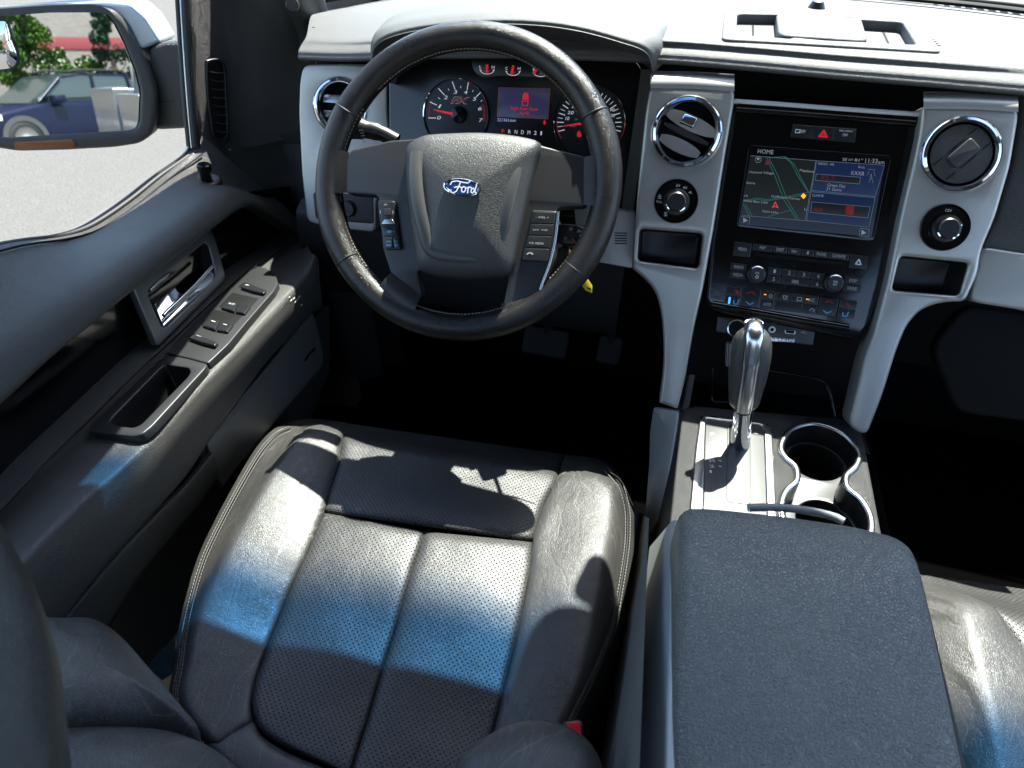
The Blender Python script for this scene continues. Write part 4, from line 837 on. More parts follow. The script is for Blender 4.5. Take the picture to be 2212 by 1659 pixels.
strokes('print', [A((1300, 1172), (1335, 1184)), A((1304, 1200), (1340, 1215)), A((1378, 1325), (1392, 1332))], Fr(FB.o - FB.n * .012, FB.n, FB.uy), .002, M_void, tg, .0009)

# ================================================================== CENTRE CONSOLE
con = thing('centre_console', (.43, -.15, 0), 'black centre console with chrome ringed cup holders and padded armrest', 'console')
KC = Fr((.43, -.1, .43), (0, 0, 1), (0, 1, 0))
cup = [(1003, 900), (1018, 830), (1080, 755), (1200, 714), (1320, 726), (1440, 776), (1530, 850), (1582, 940), (1565, 1020), (1505, 1080), (1492, 1110), (1505, 1165), (1580, 1225), (1640, 1310), (1668, 1400), (1655, 1500), (1560, 1570), (1400, 1600), (1180, 1570), (1060, 1470), (1008, 1340), (1012, 1235), (1050, 1160), (1108, 1108), (1112, 1060), (1100, 1015), (1040, 965)]
CO = [tuple(q)[:2] for q in cat1([Vector((*KC.uv(*p, .004), 0)) for p in ZE(cup)], 110, True)]; CI = inset(CO, .0085); CM = inset(CO, .001)
gate_o = KC.pts(ZE([(470, 690), (500, 676), (700, 700), (930, 738), (960, 760), (975, 1000), (990, 1320), (980, 1600), (380, 1550), (405, 1260), (440, 900)]), .002)
top_o = KC.pts(ZE([(360, 640), (430, 612), (700, 640), (1000, 665), (1300, 690), (1480, 700), (1560, 760), (1600, 920), (1700, 1450), (1780, 1800), (250, 1700), (270, 1380), (310, 1000), (345, 720)]))
plate('console_top', [fillet(top_o, .004), CM], KC, -.02, .0, M_ribbed, con, .002)
rg = plate('cup_holder_ring', [CO, CI], KC, -.004, .004, M_satin, con, .0035, 4)
M_ledge = mat('grey_cup_liner', (.06, .06, .062), .3, spec=.6)
cups = []
for (x, y), rpx in (((1262, 985), 222), ((1330, 1400), 245)):
    c = KC.uv(*ZE([(x, y)])[0], -.028); cups.append((c, .036))
V = []; 
wall = [KC.w(*p, h) for h in (.002, -.03) for p in CI]; n = len(CI)
mesh('cup_wall', wall, [(i, (i + 1) % n, n + (i + 1) % n, n + i) for i in range(n)], M_smooth, con)
plate('cup_ledge', [inset(CI, -.001)] + [circ(c, r_, 48) for c, r_ in cups], KC, -.034, -.030, M_ledge, con, .0015)
for c, r_ in cups: lathe('cup_well', [(r_ + .0005, -.030), (r_ * .97, -.05), (r_ * .9, -.085), (.0001, -.088)], KC, c, M_matte, con, 48)
# shifter gate
gt = thing('gear_selector_gate', tuple(KC.w(-.06, 0, 0)), 'chrome framed gear selector gate with printed letters beside the cup holders', 'gear gate')
plate('gate_frame', [fillet(gate_o, .008), fillet(KC.pts(ZE([(512, 700), (700, 722), (890, 745), (905, 800), (925, 1320), (925, 1600), (480, 1560), (497, 1270), (505, 900)]), .003), .003)], KC, -.002, .0035, M_satin, gt, .002)
M_gp = mat('gate_plate', (.04, .04, .04), .4, spec=.7, bump=[('n', 700, .00005)])
ppl('gate_plate', ZE([(512, 700), (700, 722), (890, 745), (905, 800), (925, 1320), (925, 1600), (480, 1560), (497, 1270), (505, 900)]), KC, -.001, .0012, M_gp, gt, bev=.0005)
ppl('gate_cover', ZE([(660, 738), (700, 735), (800, 745), (815, 860), (822, 1270), (800, 1285), (670, 1270), (650, 1245), (655, 900)]), KC, .0012, .0022, M_gp, gt, r=.004, bev=.0006)
ppl('lever_slot', ZE([(668, 745), (790, 752), (800, 870), (740, 915), (668, 880)]), KC, .0022, .0026, M_void, gt, r=.004, bev=.0001)
ppl('release_cover', ZE([(836, 770), (872, 774), (872, 812), (836, 808)]), KC, .0012, .0022, M_gp, gt, r=.001, bev=.0003)
for s, y, k in (('P', 818, 0), ('R', 884, 0), ('N', 922, 1), ('D', 962, 1), ('M', 1000, 1), ('2', 1036, 1), ('1', 1072, 1)):
    text('gear_letter', s, KC, ZE([(544 if k == 0 else 538, y)])[0], ZE([(572 if s != '1' else 552, y + 1)])[0], 6, M_white, gt, .0016)
for i in range(4): strokes('gate_mark', [ZE([(600, 912 + i * 38), (616, 916 + i * 38)])], KC, .0015, M_white, gt, .0016)
# open storage bin ahead of the shifter, side walls
mesh('tunnel_side', [(.303, .06, .42), (.300, -.95, .42), (.285, -.95, 0), (.285, .10, 0)], [(0, 1, 2, 3)], M_matte, con)
mesh('tunnel_side', [(.556, .12, .42), (.560, -.95, .42), (.58, -.95, 0), (.58, .12, 0)], [(0, 1, 2, 3)], M_matte, con)
bxw('front_bin', .31, .55, .02, .10, .3, .405, M_gloss, con, .006)
mesh('bin_back', [(.30, .105, .40), (.56, .125, .40), (.56, .14, .56), (.30, .12, .56)], [(0, 1, 2, 3)], M_void, con)
ppl('console_side_cheek', ZE([(1450, 545), (1500, 540), (1560, 770), (1600, 940), (1560, 900), (1480, 700)]), Fr((.556, 0, .45), (-1, 0, .2)), -.01, .0, M_trim, con, bev=.002)
ppl('console_side_cheek', ZE([(395, 400), (350, 640), (320, 640), (370, 420)]), Fr((.305, 0, .45), (-1, -.3, .2)), -.01, .0, M_trim, con, bev=.002)
tube('bin_edge', cat1([at(*ZE([(555, 350)])[0], Y=.05), at(*ZE([(548, 530)])[0], Y=.045), at(*ZE([(560, 585)])[0], Y=.04), at(*ZE([(660, 590)])[0], Y=.04)], 14), .0022, M_gloss, con, seg=8)
tube('bin_edge', cat1([at(*ZE([(930, 372)])[0], Y=.08), at(*ZE([(1290, 440)])[0], Y=.08), at(*ZE([(1350, 520)])[0], Y=.07), at(*ZE([(1388, 690)])[0], Y=.05)], 14), .002, M_gloss, con, seg=8)
# armrest lid
AL = Fr((.43, -.4, .51), (0, 0, 1), (0, 1, 0))
lidp = [(1466, 1100), (1485, 1086), (1560, 1090), (1700, 1106), (1850, 1128), (1940, 1150), (1972, 1172), (1990, 1210), (2010, 1290), (2090, 1659), (2170, 2050), (1440, 2050), (1451, 1659), (1461, 1300)]
LP = [tuple(q) for q in fillet(AL.pts(lidp, 0), .012, 5)]
def ringpts(P, n):
    return [tuple(q)[:2] for q in [Vector(p) for p in cat1l(P, n)]]
def cat1l(P, n):
    P = [Vector((*p, 0)) for p in P]; P.append(P[0]); L = [0]
    for a, b in zip(P, P[1:]): L.append(L[-1] + (b - a).length)
    out = []; j = 0
    for i in range(n):
        s = L[-1] * i / n
        while j < len(L) - 2 and L[j + 1] < s: j += 1
        out.append(P[j].lerp(P[j + 1], (s - L[j]) / max(1e-9, L[j + 1] - L[j])))
    return out
LP = ringpts(LP, 160)
def insetp(P, d): return inset(P, d)
pillow('armrest_lid', LP, AL, [(1, -.05), (1, -.02), (.992, -.010), (.975, -.003), (.95, .0005), (.9, .003), (.7, .004), (.4, .0045), (.15, .0045)], M_lid, con, sharp=50)
bxw('console_box', .318, .566, -.95, -.235, .30, .455, M_matte, con, .006)
tube('lid_tongue', cat1([AL.px(*ZE([p])[0], -.012) for p in ((800, 1310), (1000, 1308), (1200, 1330), (1380, 1370), (1450, 1405))], 14), .0045, mat('lid_tongue_plastic', (.2, .21, .21), .5), con, seg=12)
SF = Fr((.300, -.45, .46), (-1, 0, .12), (0, 0, 1))
ppl('side_blade', [(1450, 1123), (1455, 1119), (1456, 1150), (1449, 1300), (1436, 1659), (1424, 1900), (1330, 1900), (1360, 1659), (1388, 1300), (1402, 1180)], SF, -.015, .0, mat('grey_metallic_plastic', (.36, .40, .42), .4, metal=.25), con, r=.006, bev=.004)
# silver foot of the pillar, running down beside the console
FT = Fr(at(1425, 1000, X=.285), (-.75, -.55, .35))
ppl('console_foot_trim', [(1410, 878), (1468, 886), (1462, 930), (1450, 1000), (1442, 1060), (1432, 1110), (1400, 1150), (1378, 1190), (1392, 1100), (1400, 1000), (1402, 930)], FT, -.015, 0, M_silver, con, r=.006, bev=.004)
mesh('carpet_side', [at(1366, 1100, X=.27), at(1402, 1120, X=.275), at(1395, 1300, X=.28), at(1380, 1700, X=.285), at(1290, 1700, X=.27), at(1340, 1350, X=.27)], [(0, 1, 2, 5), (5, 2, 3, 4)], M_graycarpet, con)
# gear lever
gl = thing('gear_lever', tuple(KC.px(*ZE([(740, 880)])[0], .002)), 'chrome and black leather gear lever standing in its gate', 'gear lever')
b0 = KC.px(*ZE([(742, 885)])[0], .0); b1 = at(*ZE([(768, 635)])[0], Z=.505); b2 = at(*ZE([(832, 130)])[0], Z=.598)
tube('shaft', [b0, b1], [.0125, .0118], M_chrome, gl, seg=28)
back = (b2 - b1).normalized(); bk = Vector((0, -1, .25)); bk = (bk - back * bk.dot(back)).normalized()
kp = [b1 - back * .004 - bk * .006, b1 + back * .006 - bk * .006, b1.lerp(b2, .25) - bk * .004, b1.lerp(b2, .5) - bk * .003, b1.lerp(b2, .75) - bk * .002, b1.lerp(b2, .92) - bk * .001, b2 - bk * .002, b2 + back * .006 - bk * .004, b2 + back * .009 - bk * .005]
tube('grip', cat1(kp, 30), [.010, .0145, .0175, .0185, .019, .0195, .020, .0205, .021, .0215, .022, .0224, .0228, .0232, .0236, .024, .0242, .0244, .0246, .0246, .0246, .0244, .024, .0236, .023, .022, .0205, .018, .014, .008], M_lea, gl, seg=32, nrm=bk, flat=.92)
M_strip = mat('polished_aluminium', (.7, .71, .72), .2, metal=1, bump=[('n', 300, .00002)])
cp_ = [b1 - back * .002 + bk * .0055, b1.lerp(b2, .25) + bk * .011, b1.lerp(b2, .5) + bk * .0145, b1.lerp(b2, .8) + bk * .0175, b2 + bk * .0165, b2 + back * .008 + bk * .011, b2 + back * .0125, b2 + back * .012 - bk * .012]
tube('chrome_strip', cat1(cp_, 40), [.0098] * 20 + [.0105] * 20, M_strip, gl, seg=20, nrm=bk, flat=.55)
tube('release_button', [b1.lerp(b2, .55) - Vector((.0235, 0, 0)), b1.lerp(b2, .85) - Vector((.0255, 0, 0))], .005, M_chrome, gl, seg=12)

# ================================================================== DRIVER'S DOOR
door = thing('driver_door', (-.5, 0, .4), 'black driver door trim with chrome handle, window switches and speaker grille', 'door')
def L3(X, P): return [at(x, y, X=X) for x, y in P]
belt = [(430, 300), (418, 334), (345, 388), (285, 436), (225, 478), (178, 503), (120, 518), (50, 527), (-20, 542), (-300, 620)]
glassline = L3(-.578, belt)
b1_ = [p + Vector((.012, 0, .002)) for p in glassline]
lip_ = L3(-.445, [(660, 500), (612, 470), (560, 436), (520, 432), (455, 475), (380, 530), (300, 592), (200, 672), (100, 752), (-2, 845), (-300, 1110)])
_g = cat1(glassline, 40); _l = cat1(lip_, 40); b1_ = [p + Vector((.012, 0, .003)) for p in _g]
crest = [g.lerp(l, .5) + Vector((0, 0, .012)) for g, l in zip(_g, _l)]; c2_ = [g.lerp(l, .82) + Vector((.004, 0, .014)) for g, l in zip(_g, _l)]
lip2 = [p + Vector((.0, 0, -.014)) for p in lip_]; lip3 = [p + Vector((-.03, 0, -.018)) for p in lip_]
up_ob = loft('upper_trim', [[p + Vector((-.004, 0, -.03)) for p in glassline], glassline, b1_, crest, c2_, lip_, lip2, lip3], M_trim, door, nu=70, nv=50)
# belt mouldings along the glass
for dx, dz, rr, m_ in ((.0, .004, .004, M_rub), (-.012, .0, .0045, M_rub), (-.02, -.004, .003, M_satin)):
    tube('belt_moulding', cat1([p + Vector((dx, 0, dz)) for p in glassline], 60), rr, m_, door, seg=8)
tube('trim_gap', cat1([p + Vector((.018, 0, .0035)) for p in glassline[1:]], 60), .0016, M_void, door, seg=6)
# recessed glossy insert and forward dark cheek
mesh('gloss_insert', L3(-.485, [(720, 470), (640, 400), (420, 430), (-100, 850), (-300, 1000), (-300, 1400), (-100, 1200), (300, 850), (560, 650), (760, 560)]), [(0, 1, 2, 3, 4, 5, 6, 7, 8, 9)], M_gloss, door)
fw = L3(-.43, [(650, 310), (660, 400), (668, 480), (690, 560), (730, 700), (780, 900)])
fw0 = L3(-.50, [(600, 310), (620, 380), (640, 440), (660, 520), (700, 700), (740, 900)])
fw1 = [p + Vector((.06, .05, 0)) for p in fw]
loft('forward_trim', [fw0, fw, fw1], M_trim, door, nu=20, nv=10)
mesh('cowl_side', [(-.64, .5, 0), (-.34, .5, 0), (-.34, .5, .79), (-.64, .5, .70)], [(0, 1, 2, 3)], M_trim, truck)
loft('sail_base_trim', [[at(x, y, X=X_) for x, y, X_ in ((418, 300, -.575), (452, 305, -.565), (515, 305, -.545), (582, 295, -.50), (650, 280, -.445), (690, 280, -.42))],
    [at(x, y, X=X_) for x, y, X_ in ((425, 340, -.572), (470, 345, -.56), (530, 350, -.54), (600, 350, -.50), (655, 360, -.455), (690, 380, -.43))],
    [at(x, y, X=X_) for x, y, X_ in ((430, 380, -.565), (480, 390, -.555), (545, 410, -.53), (610, 430, -.50), (665, 450, -.46), (700, 470, -.435))]], M_trim, door, nu=24, nv=14)
# sail with the demister vent
s0 = L3(-.575, [(398, -60), (401, 0), (408, 120), (416, 230), (424, 318)]); s1 = L3(-.565, [(424, -60), (428, 0), (436, 120), (444, 230), (452, 322)])
s1b = L3(-.545, [(480, -60), (488, 0), (498, 120), (505, 230), (515, 320)]); s2 = L3(-.50, [(530, -60), (540, 0), (560, 120), (572, 230), (582, 310)]); s3 = L3(-.445, [(575, -60), (600, 20), (640, 118), (650, 200), (656, 290)])
s4 = L3(-.42, [(620, -60), (650, 20), (680, 118), (672, 200), (668, 290)])
loft('mirror_sail_trim', [s0, s1, s1b, s2, s3, s4], M_trim, door, nu=40, nv=40)
for rowx, m_, rr in ((s0, M_rub, .007), ([p + Vector((-.012, .0, 0)) for p in s0], M_rub, .006)): tube('window_channel', cat1(rowx, 20), rr, m_, door, seg=10)
tube('window_frame', cat1([Vector((-.585, .275, .86)), Vector((-.575, .262, .92)), Vector((-.555, .17, 1.06)), Vector((-.505, .0, 1.26)), Vector((-.49, -.3, 1.31)), Vector((-.49, -.95, 1.31))], 30), .03, M_matte, door, seg=12)
tube('channel_trim', cat1([p + Vector((-.005, -.006, 0)) for p in s0], 20), .0015, M_satin, door, seg=8)
DV = Fr(at(470, 215, X=-.553), (.93, -.36, .05))
ov = ZT([(1280, 400), (1300, 378), (1340, 372), (1370, 395), (1380, 480), (1395, 820), (1380, 855), (1340, 850), (1318, 820), (1290, 600)])
dv = ppl('demister_vent', ZT([(1266, 395), (1290, 365), (1350, 362), (1385, 395), (1394, 480), (1412, 830), (1392, 870), (1335, 862), (1305, 820), (1275, 600)]), DV, -.002, .0035, M_smooth, door, smooth=50, bev=.0015, holes=[ov])
ppl('vent_back', ov, DV, -.002, .0, M_void, dv)
for i in range(8):
    y = 440 + i * 52; x = 1285 + i * 5.5; P = [DV.px(*ZT([(x + 4, y)])[0], .002), DV.px(*ZT([(x + 45, y + 8)])[0], .001), DV.px(*ZT([(x + 84, y + 6)])[0], .002)]
    tube('vent_slat', P, .0038, M_trim, dv, seg=6, flat=.3, nrm=Vector((0, 0, 1)))
# armrest
ao = L3(-.45, [(640, 505), (616, 529), (534, 584), (452, 653), (370, 731), (288, 806), (197, 896), (103, 987), (25, 1071), (-200, 1310)])
a1_ = L3(-.443, [(655, 512), (626, 534), (544, 592), (462, 661), (380, 739), (298, 815), (210, 905), (115, 997), (35, 1082), (-190, 1325)])
a2_ = L3(-.352, [(672, 545), (655, 580), (600, 640), (534, 708), (452, 790), (415, 828), (320, 932), (215, 1028), (128, 1105), (-90, 1330)])
a3_ = L3(-.336, [(686, 560), (676, 600), (622, 665), (556, 735), (474, 818), (436, 860), (345, 962), (240, 1058), (150, 1145), (-70, 1370)])
a4_ = L3(-.340, [(692, 620), (682, 650), (600, 735), (520, 830), (455, 905), (400, 965), (320, 1065), (220, 1170), (140, 1270), (-60, 1500)])
a5_ = L3(-.352, [(694, 668), (674, 676), (575, 782), (510, 870), (448, 958), (400, 1030), (320, 1120), (220, 1230), (128, 1345), (-80, 1590)])
a6_ = [p + Vector((-.035, 0, -.012)) for p in a5_]
arm_ob = loft('armrest', [[p + Vector((-.04, 0, 0)) for p in ao], ao, a1_, a2_, a3_, a4_, a5_, a6_], mat('armrest_grain', (.05, .048, .045), .42, spec=.6, bump=[('v', 520, .0004), ('n', 40, .0006)], rvar=.05, var=(30, (.058, .056, .052))), door, nu=70, nv=50)
lowp = L3(-.36, [(700, 664), (690, 680), (590, 790), (500, 900), (450, 968), (390, 1040), (300, 1150), (200, 1260), (100, 1380)])
_sc = []
for x, y in ((1520, 615), (1530, 632), (1545, 620), (1552, 640), (1565, 625), (1572, 612), (1584, 655)):
    p = onobj(arm_ob, *ZO([(x, y)])[0]); _sc.append(p)
JJ = ([], [])
for i, p in enumerate(_sc): tube('', [p + Vector((.0005, -.002 - .001 * (i % 3), .0)), p + Vector((.001, 0, .0005)), p + Vector((.0005, .002, .0015 * (i % 2)))], [.0004, .001, .0004], None, seg=5, join=JJ)
tag(mesh('scuff', JJ[0], JJ[1], mat('scuff_white', (.45, .43, .38), .8), door), kind='stuff')
# speaker grille
def woven(name):
    m = mat(name, (.05, .048, .045), .5, spec=.5); nt = m.node_tree; N = nt.nodes; Lk = nt.links; tc = N.new('ShaderNodeTexCoord'); mp = N.new('ShaderNodeMapping'); mp.inputs['Scale'].default_value = (0, 420, 420)
    fr_ = N.new('ShaderNodeVectorMath'); fr_.operation = 'FRACTION'; sb = N.new('ShaderNodeVectorMath'); sb.operation = 'SUBTRACT'; sb.inputs[1].default_value = (0, .5, .5); ln = N.new('ShaderNodeVectorMath'); ln.operation = 'LENGTH'
    mr = N.new('ShaderNodeMapRange'); mr.inputs[1].default_value = .26; mr.inputs[2].default_value = .34; mx = N.new('ShaderNodeMix'); mx.data_type = 'RGBA'; mx.inputs[6].default_value = (.004, .004, .004, 1); mx.inputs[7].default_value = (.17, .165, .155, 1)
    Lk.new(tc.outputs['Object'], mp.inputs[0]); Lk.new(mp.outputs[0], fr_.inputs[0]); Lk.new(fr_.outputs[0], sb.inputs[0]); Lk.new(sb.outputs[0], ln.inputs[0]); Lk.new(ln.outputs['Value'], mr.inputs[0]); Lk.new(mr.outputs[0], mx.inputs[0]); Lk.new(mx.outputs[2], N['Principled BSDF'].inputs['Base Color']); return m
GF = Fr(at(575, 880, X=-.365), (1, 0, .1))
gr = ppl('speaker_grille', [(676, 676), (686, 710), (699, 768), (698, 788), (600, 905), (500, 1028), (480, 1058), (462, 1000), (447, 958), (520, 862)], GF, -.01, .0, woven('speaker_mesh'), door, r=.006, bev=.002)
strokes('speaker_badge', [ZO([(1604, 948), (1625, 915), (1655, 886)])], GF, .006, M_void, gr, .0006)
mesh('lower_trim', L3(-.375, [(712, 660), (700, 664), (448, 958), (128, 1345), (-100, 1650), (-100, 1900), (300, 1900), (500, 1300), (600, 1100), (712, 800)]), [tuple(range(10))], M_trim, door)
pk_a = L3(-.362, [(452, 975), (400, 1040), (330, 1110), (240, 1205), (127, 1342), (60, 1430)]); pk_b = [p + Vector((.006, 0, -.006)) for p in pk_a]; pk_c = L3(-.365, [(462, 1010), (430, 1080), (370, 1165), (300, 1250), (240, 1345), (180, 1450)]); 
loft('map_pocket', [pk_a, pk_b, [p + Vector((.004, 0, -.05)) for p in pk_a], pk_c, [p + Vector((-.03, 0, -.05)) for p in pk_c]], M_trim, door, nu=30, nv=24)
bxw('outer_skin', -.66, -.60, -.98, .78, -.12, .50, M_body, door, .012)
bxw('door_core', -.60, -.50, -.97, .58, .02, .42, M_void, door, .01)
# glass
gp = [(-.583, -.97, .60), (-.583, .0, .60), (-.583, .42, .58), (-.583, .36, .72), (-.55, .17, 1.0), (-.50, .0, 1.25), (-.50, -.9, 1.28)]
mesh('window_glass', gp, [tuple(range(7))], glass('side_glass', (.92, .95, .92)), door, 0)
# handle in its plate
HF = Fr(at(*ZO([(960, 580)])[0], X=-.462), (.97, .05, .2))
hpP = [(1105, 255), (1130, 300), (1188, 505), (1180, 530), (835, 872), (820, 850), (702, 570), (715, 545)]
hoP = [(1080, 325), (1100, 345), (1138, 500), (1125, 535), (880, 772), (855, 775), (780, 610), (782, 570), (890, 480)]
M_pl = mat('grey_handle_plate', (.2, .2, .2), .36, metal=.5)
hd_ = ppl('handle_plate', ZO(hpP), HF, -.012, .0, M_pl, door, r=.004, bev=.002, holes=[ZO(hoP)], hr=.006)
well('handle_cup', fillet(HF.pts(ZO(hoP)), .006), HF, -.002, .028, M_smooth, hd_, .96)
HH = Fr(at(*ZO([(950, 620)])[0], X=-.47), (.62, 0, .78)); hp = ZO([(782, 590), (885, 490), (900, 520), (940, 590), (980, 590), (1105, 440), (1130, 500), (1120, 530), (870, 765), (855, 765)])
ppl('pull_handle', hp, HH, -.004, .0, M_chrome, hd_, r=.004, bev=.004, res=4)
tube('handle_edge', cat1([HF.px(*p, .0) for p in ZO([(860, 712), (880, 690), (960, 615), (1040, 535), (1112, 452)])], 16), .0032, M_chrome, hd_, seg=12)
tube('handle_edge', cat1([HF.px(*p, .0) for p in ZO([(788, 580), (835, 535), (882, 492)])], 8), .0022, M_chrome, hd_, seg=10)
# switch panel on the armrest
swc = at(500, 690, X=-.40)
_q = [onobj(arm_ob, *ZO([p])[0]) for p in ((1400, 520), (1150, 830), (900, 930), (1000, 960), (600, 1290), (700, 1180))]
_c = sum(_q, Vector()) / 6; _n = (_q[0] - _q[4]).cross(_q[2] - _q[3]).normalized(); _n = _n if _n.z > 0 else -_n
SWF = Fr(_c + Vector((0, 0, .0065)), _n, (0, 1, 0))
swp = ppl('switch_panel', ZO([(1300, 470), (1345, 447), (1400, 462), (1450, 500), (1462, 540), (1440, 580), (1300, 740), (1200, 860), (1092, 962), (985, 932), (875, 908), (960, 810), (1120, 650)]), SWF, -.01, .003, M_spoke, door, r=.004, bev=.0015)
M_shine = mat('switch_black', (.015, .016, .018), .22)
def rock(P, lab=None, h=.004):
    s = ppl('window_switch', ZO(P), SWF, .002, .003 + h, M_shine, swp, r=.002, bev=.0018, res=3)
    if lab: text('legend', lab[0], SWF, ZO([lab[1]])[0], ZO([lab[2]])[0], 3.6, M_dim, s, .0034 + h)
def rec(P): ppl('switch_recess', ZO(P), SWF, .002, .0033, M_void, swp, r=.002, bev=.0002)
rec([(1150, 665), (1222, 590), (1360, 622), (1290, 700)]); rec([(1052, 760), (1130, 680), (1275, 712), (1200, 795)]); rec([(1250, 560), (1285, 535), (1405, 580), (1385, 598)]); rec([(985, 825), (1015, 805), (1148, 855), (1130, 872)])
rock([(1262, 560), (1290, 542), (1342, 556), (1400, 580), (1385, 594), (1330, 582)], h=.005)
rock([(1160, 668), (1195, 628), (1248, 642), (1230, 690)], ('AUTO', (1198, 648), (1228, 656))); rock([(1236, 690), (1255, 645), (1318, 660), (1285, 700)])
rock([(1062, 762), (1100, 722), (1152, 735), (1130, 785)]); rock([(1136, 786), (1162, 738), (1226, 756), (1195, 796)])
rock([(990, 826), (1020, 808), (1080, 826), (1145, 850), (1128, 868), (1060, 850)], h=.006)
for p in ([(1112, 738), (1132, 744)], [(1176, 756), (1192, 760)], [(1032, 815), (1056, 822), (1050, 832)], [(1104, 842), (1124, 848)], [(1290, 548), (1308, 552)]): strokes('legend', [ZO(p)], SWF, .0012, M_dim, swp, .0085)
# pull pocket
PFo = ZO([(870, 915), (985, 935), (1090, 962), (1080, 985), (800, 1290), (745, 1335), (690, 1345), (475, 1322), (466, 1300), (500, 1262)])
PIn = ZO([(845, 985), (870, 968), (990, 985), (1002, 1005), (985, 1035), (740, 1285), (700, 1300), (590, 1285), (575, 1265), (600, 1235)])
pp = ppl('pull_pocket', PFo, SWF, -.01, .003, M_spoke, door, r=.005, bev=.002, holes=[PIn], hr=.005)
cutin(arm_ob, inset(SWF.pts(PIn, 0), -.004), SWF)
well('pocket_well', fillet(SWF.pts(PIn, .003), .006), SWF, .001, .06, M_smooth, pp, .95)
tube('trim_joint', [SWF.px(*p, .0035) for p in ZO([(872, 910), (985, 934), (1090, 962)])], .0009, M_void, door, seg=6)
# lock plunger
_lk = onobj(up_ob, *ZT([(1270, 1112)])[0])
LK = Fr(_lk, (.05, 0, 1), (0, 1, 0))
kp_ = lathe('lock_plunger', [(.0001, .030), (.0095, .030), (.0112, .0285), (.0115, .020), (.0088, .016), (.009, .002)], LK, (0, 0), M_gloss, door, 32)
lathe('plunger_collar', [(.0095, .001), (.013, .003), (.0200, .0045), (.0235, .003), (.025, -.004)], LK, (0, 0), M_smooth, kp_, 40)

# A-pillar trim
ap = thing('pillar_trim', (-.4, .4, .9), 'black inner windscreen pillar trim above the dashboard corner', 'pillar trim')
p0 = [at(575, -60, X=-.44), at(600, 0, X=-.44), at(640, 90, X=-.44), at(655, 135, X=-.43)]; p1 = [at(620, -80, X=-.40), at(650, -10, X=-.405), at(680, 70, X=-.41), at(690, 125, X=-.41)]
p2 = [at(650, -100, X=-.40), at(700, -20, X=-.41), at(735, 40, X=-.42), at(770, 80, X=-.43)]; p3 = [p + Vector((0, .1, 0)) for p in p2]
loft('cover', [p0, p1, p2, p3], M_trim, ap, nu=24, nv=20)
lathe('fixing_cap', [(.0001, .002), (.009, .0018), (.011, .0)], Fr(at(*ZT([(1795, 30)])[0], X=-.398), (.6, -.7, .1)), (0, 0), M_spoke, ap, 24)

# ================================================================== DOOR MIRROR
dm = thing('door_mirror', (-.75, .4, .6), 'black and silver door mirror reflecting a tree and a blue car', 'mirror')
Mp = at(150, 160, Y=.36); dv_ = (Mp - CAM).normalized(); rv = Vector((.03, -1, .018)).normalized(); MF = Fr(Mp, rv - dv_)
Ho = [(-260, 90), (0, 60), (300, 38), (600, 38), (700, 60), (780, 150), (850, 290), (920, 420), (965, 560), (962, 700), (930, 830), (850, 885), (700, 908), (400, 925), (100, 932), (-100, 900), (-260, 800)]
Hi = [(-200, 110), (0, 95), (300, 72), (580, 66), (640, 80), (690, 130), (760, 270), (830, 450), (856, 560), (850, 740), (830, 790), (780, 803), (400, 825), (50, 848), (-200, 830)]
hs_ = ppl('housing', ZT(Ho), MF, -.05, .012, M_trim, dm, r=.012, bev=.01, res=4, holes=[ZT(Hi)], hr=.008)
ppl('housing_back', ZT([(-260, 60), (640, 8), (800, 30), (890, 110), (985, 262), (965, 560), (962, 700), (900, 850), (400, 910), (-260, 880)]), MF, -.16, -.04, M_trim, dm, r=.02, bev=.018, res=4)
M_cap = mat('silver_cap_paint', (.42, .5, .56), .25, metal=.5, coat=1)
ppl('painted_cap', ZT([(-260, 60), (0, 60), (640, 6), (800, 22), (890, 100), (990, 258), (870, 306), (838, 290), (745, 120), (690, 66), (600, 44), (300, 45), (0, 70), (-260, 95)]), MF, -.12, -.0, M_cap, dm, r=.006, bev=.006, res=4)
M_mir = mat('mirror_silvering', (.74, .77, .76), .0, metal=1)
ppl('mirror_glass', ZT(Hi), MF, -.004, .004, M_mir, dm, r=.006, bev=.0002, sharp=1)
sp2 = [(-150, 130), (20, 118), (50, 135), (85, 260), (118, 340), (110, 400), (70, 430), (-150, 446)]
spr = ppl('spotter_rim', ZT(sp2), MF, .004, .007, M_rub, dm, r=.008, bev=.001)
Q = fillet(inset(MF.pts(ZT(sp2), .007), .003), .006); pillow('spotter_glass', Q, MF, [(1, .0072), (.8, .0092), (.5, .0108), (.25, .0114)], M_mir, spr)
ppl('turn_lamp', ZT([(80, 872), (440, 855), (465, 880), (455, 905), (95, 920)]), MF, .011, .0135, mat('amber_lens', (.22, .07, .015), .2), dm, r=.003, bev=.001)
AF = Fr(at(350, 190, Y=.42), (0, -1, .05))
ppl('arm', ZT([(905, 300), (990, 258), (1200, 250), (1200, 790), (950, 802), (915, 700)]), AF, -.06, .0, M_trim, dm, r=.01, bev=.01, res=4)
strokes('arm_joint', [ZT([(980, 624), (1075, 620)])], AF, .001, M_void, dm, .0005)

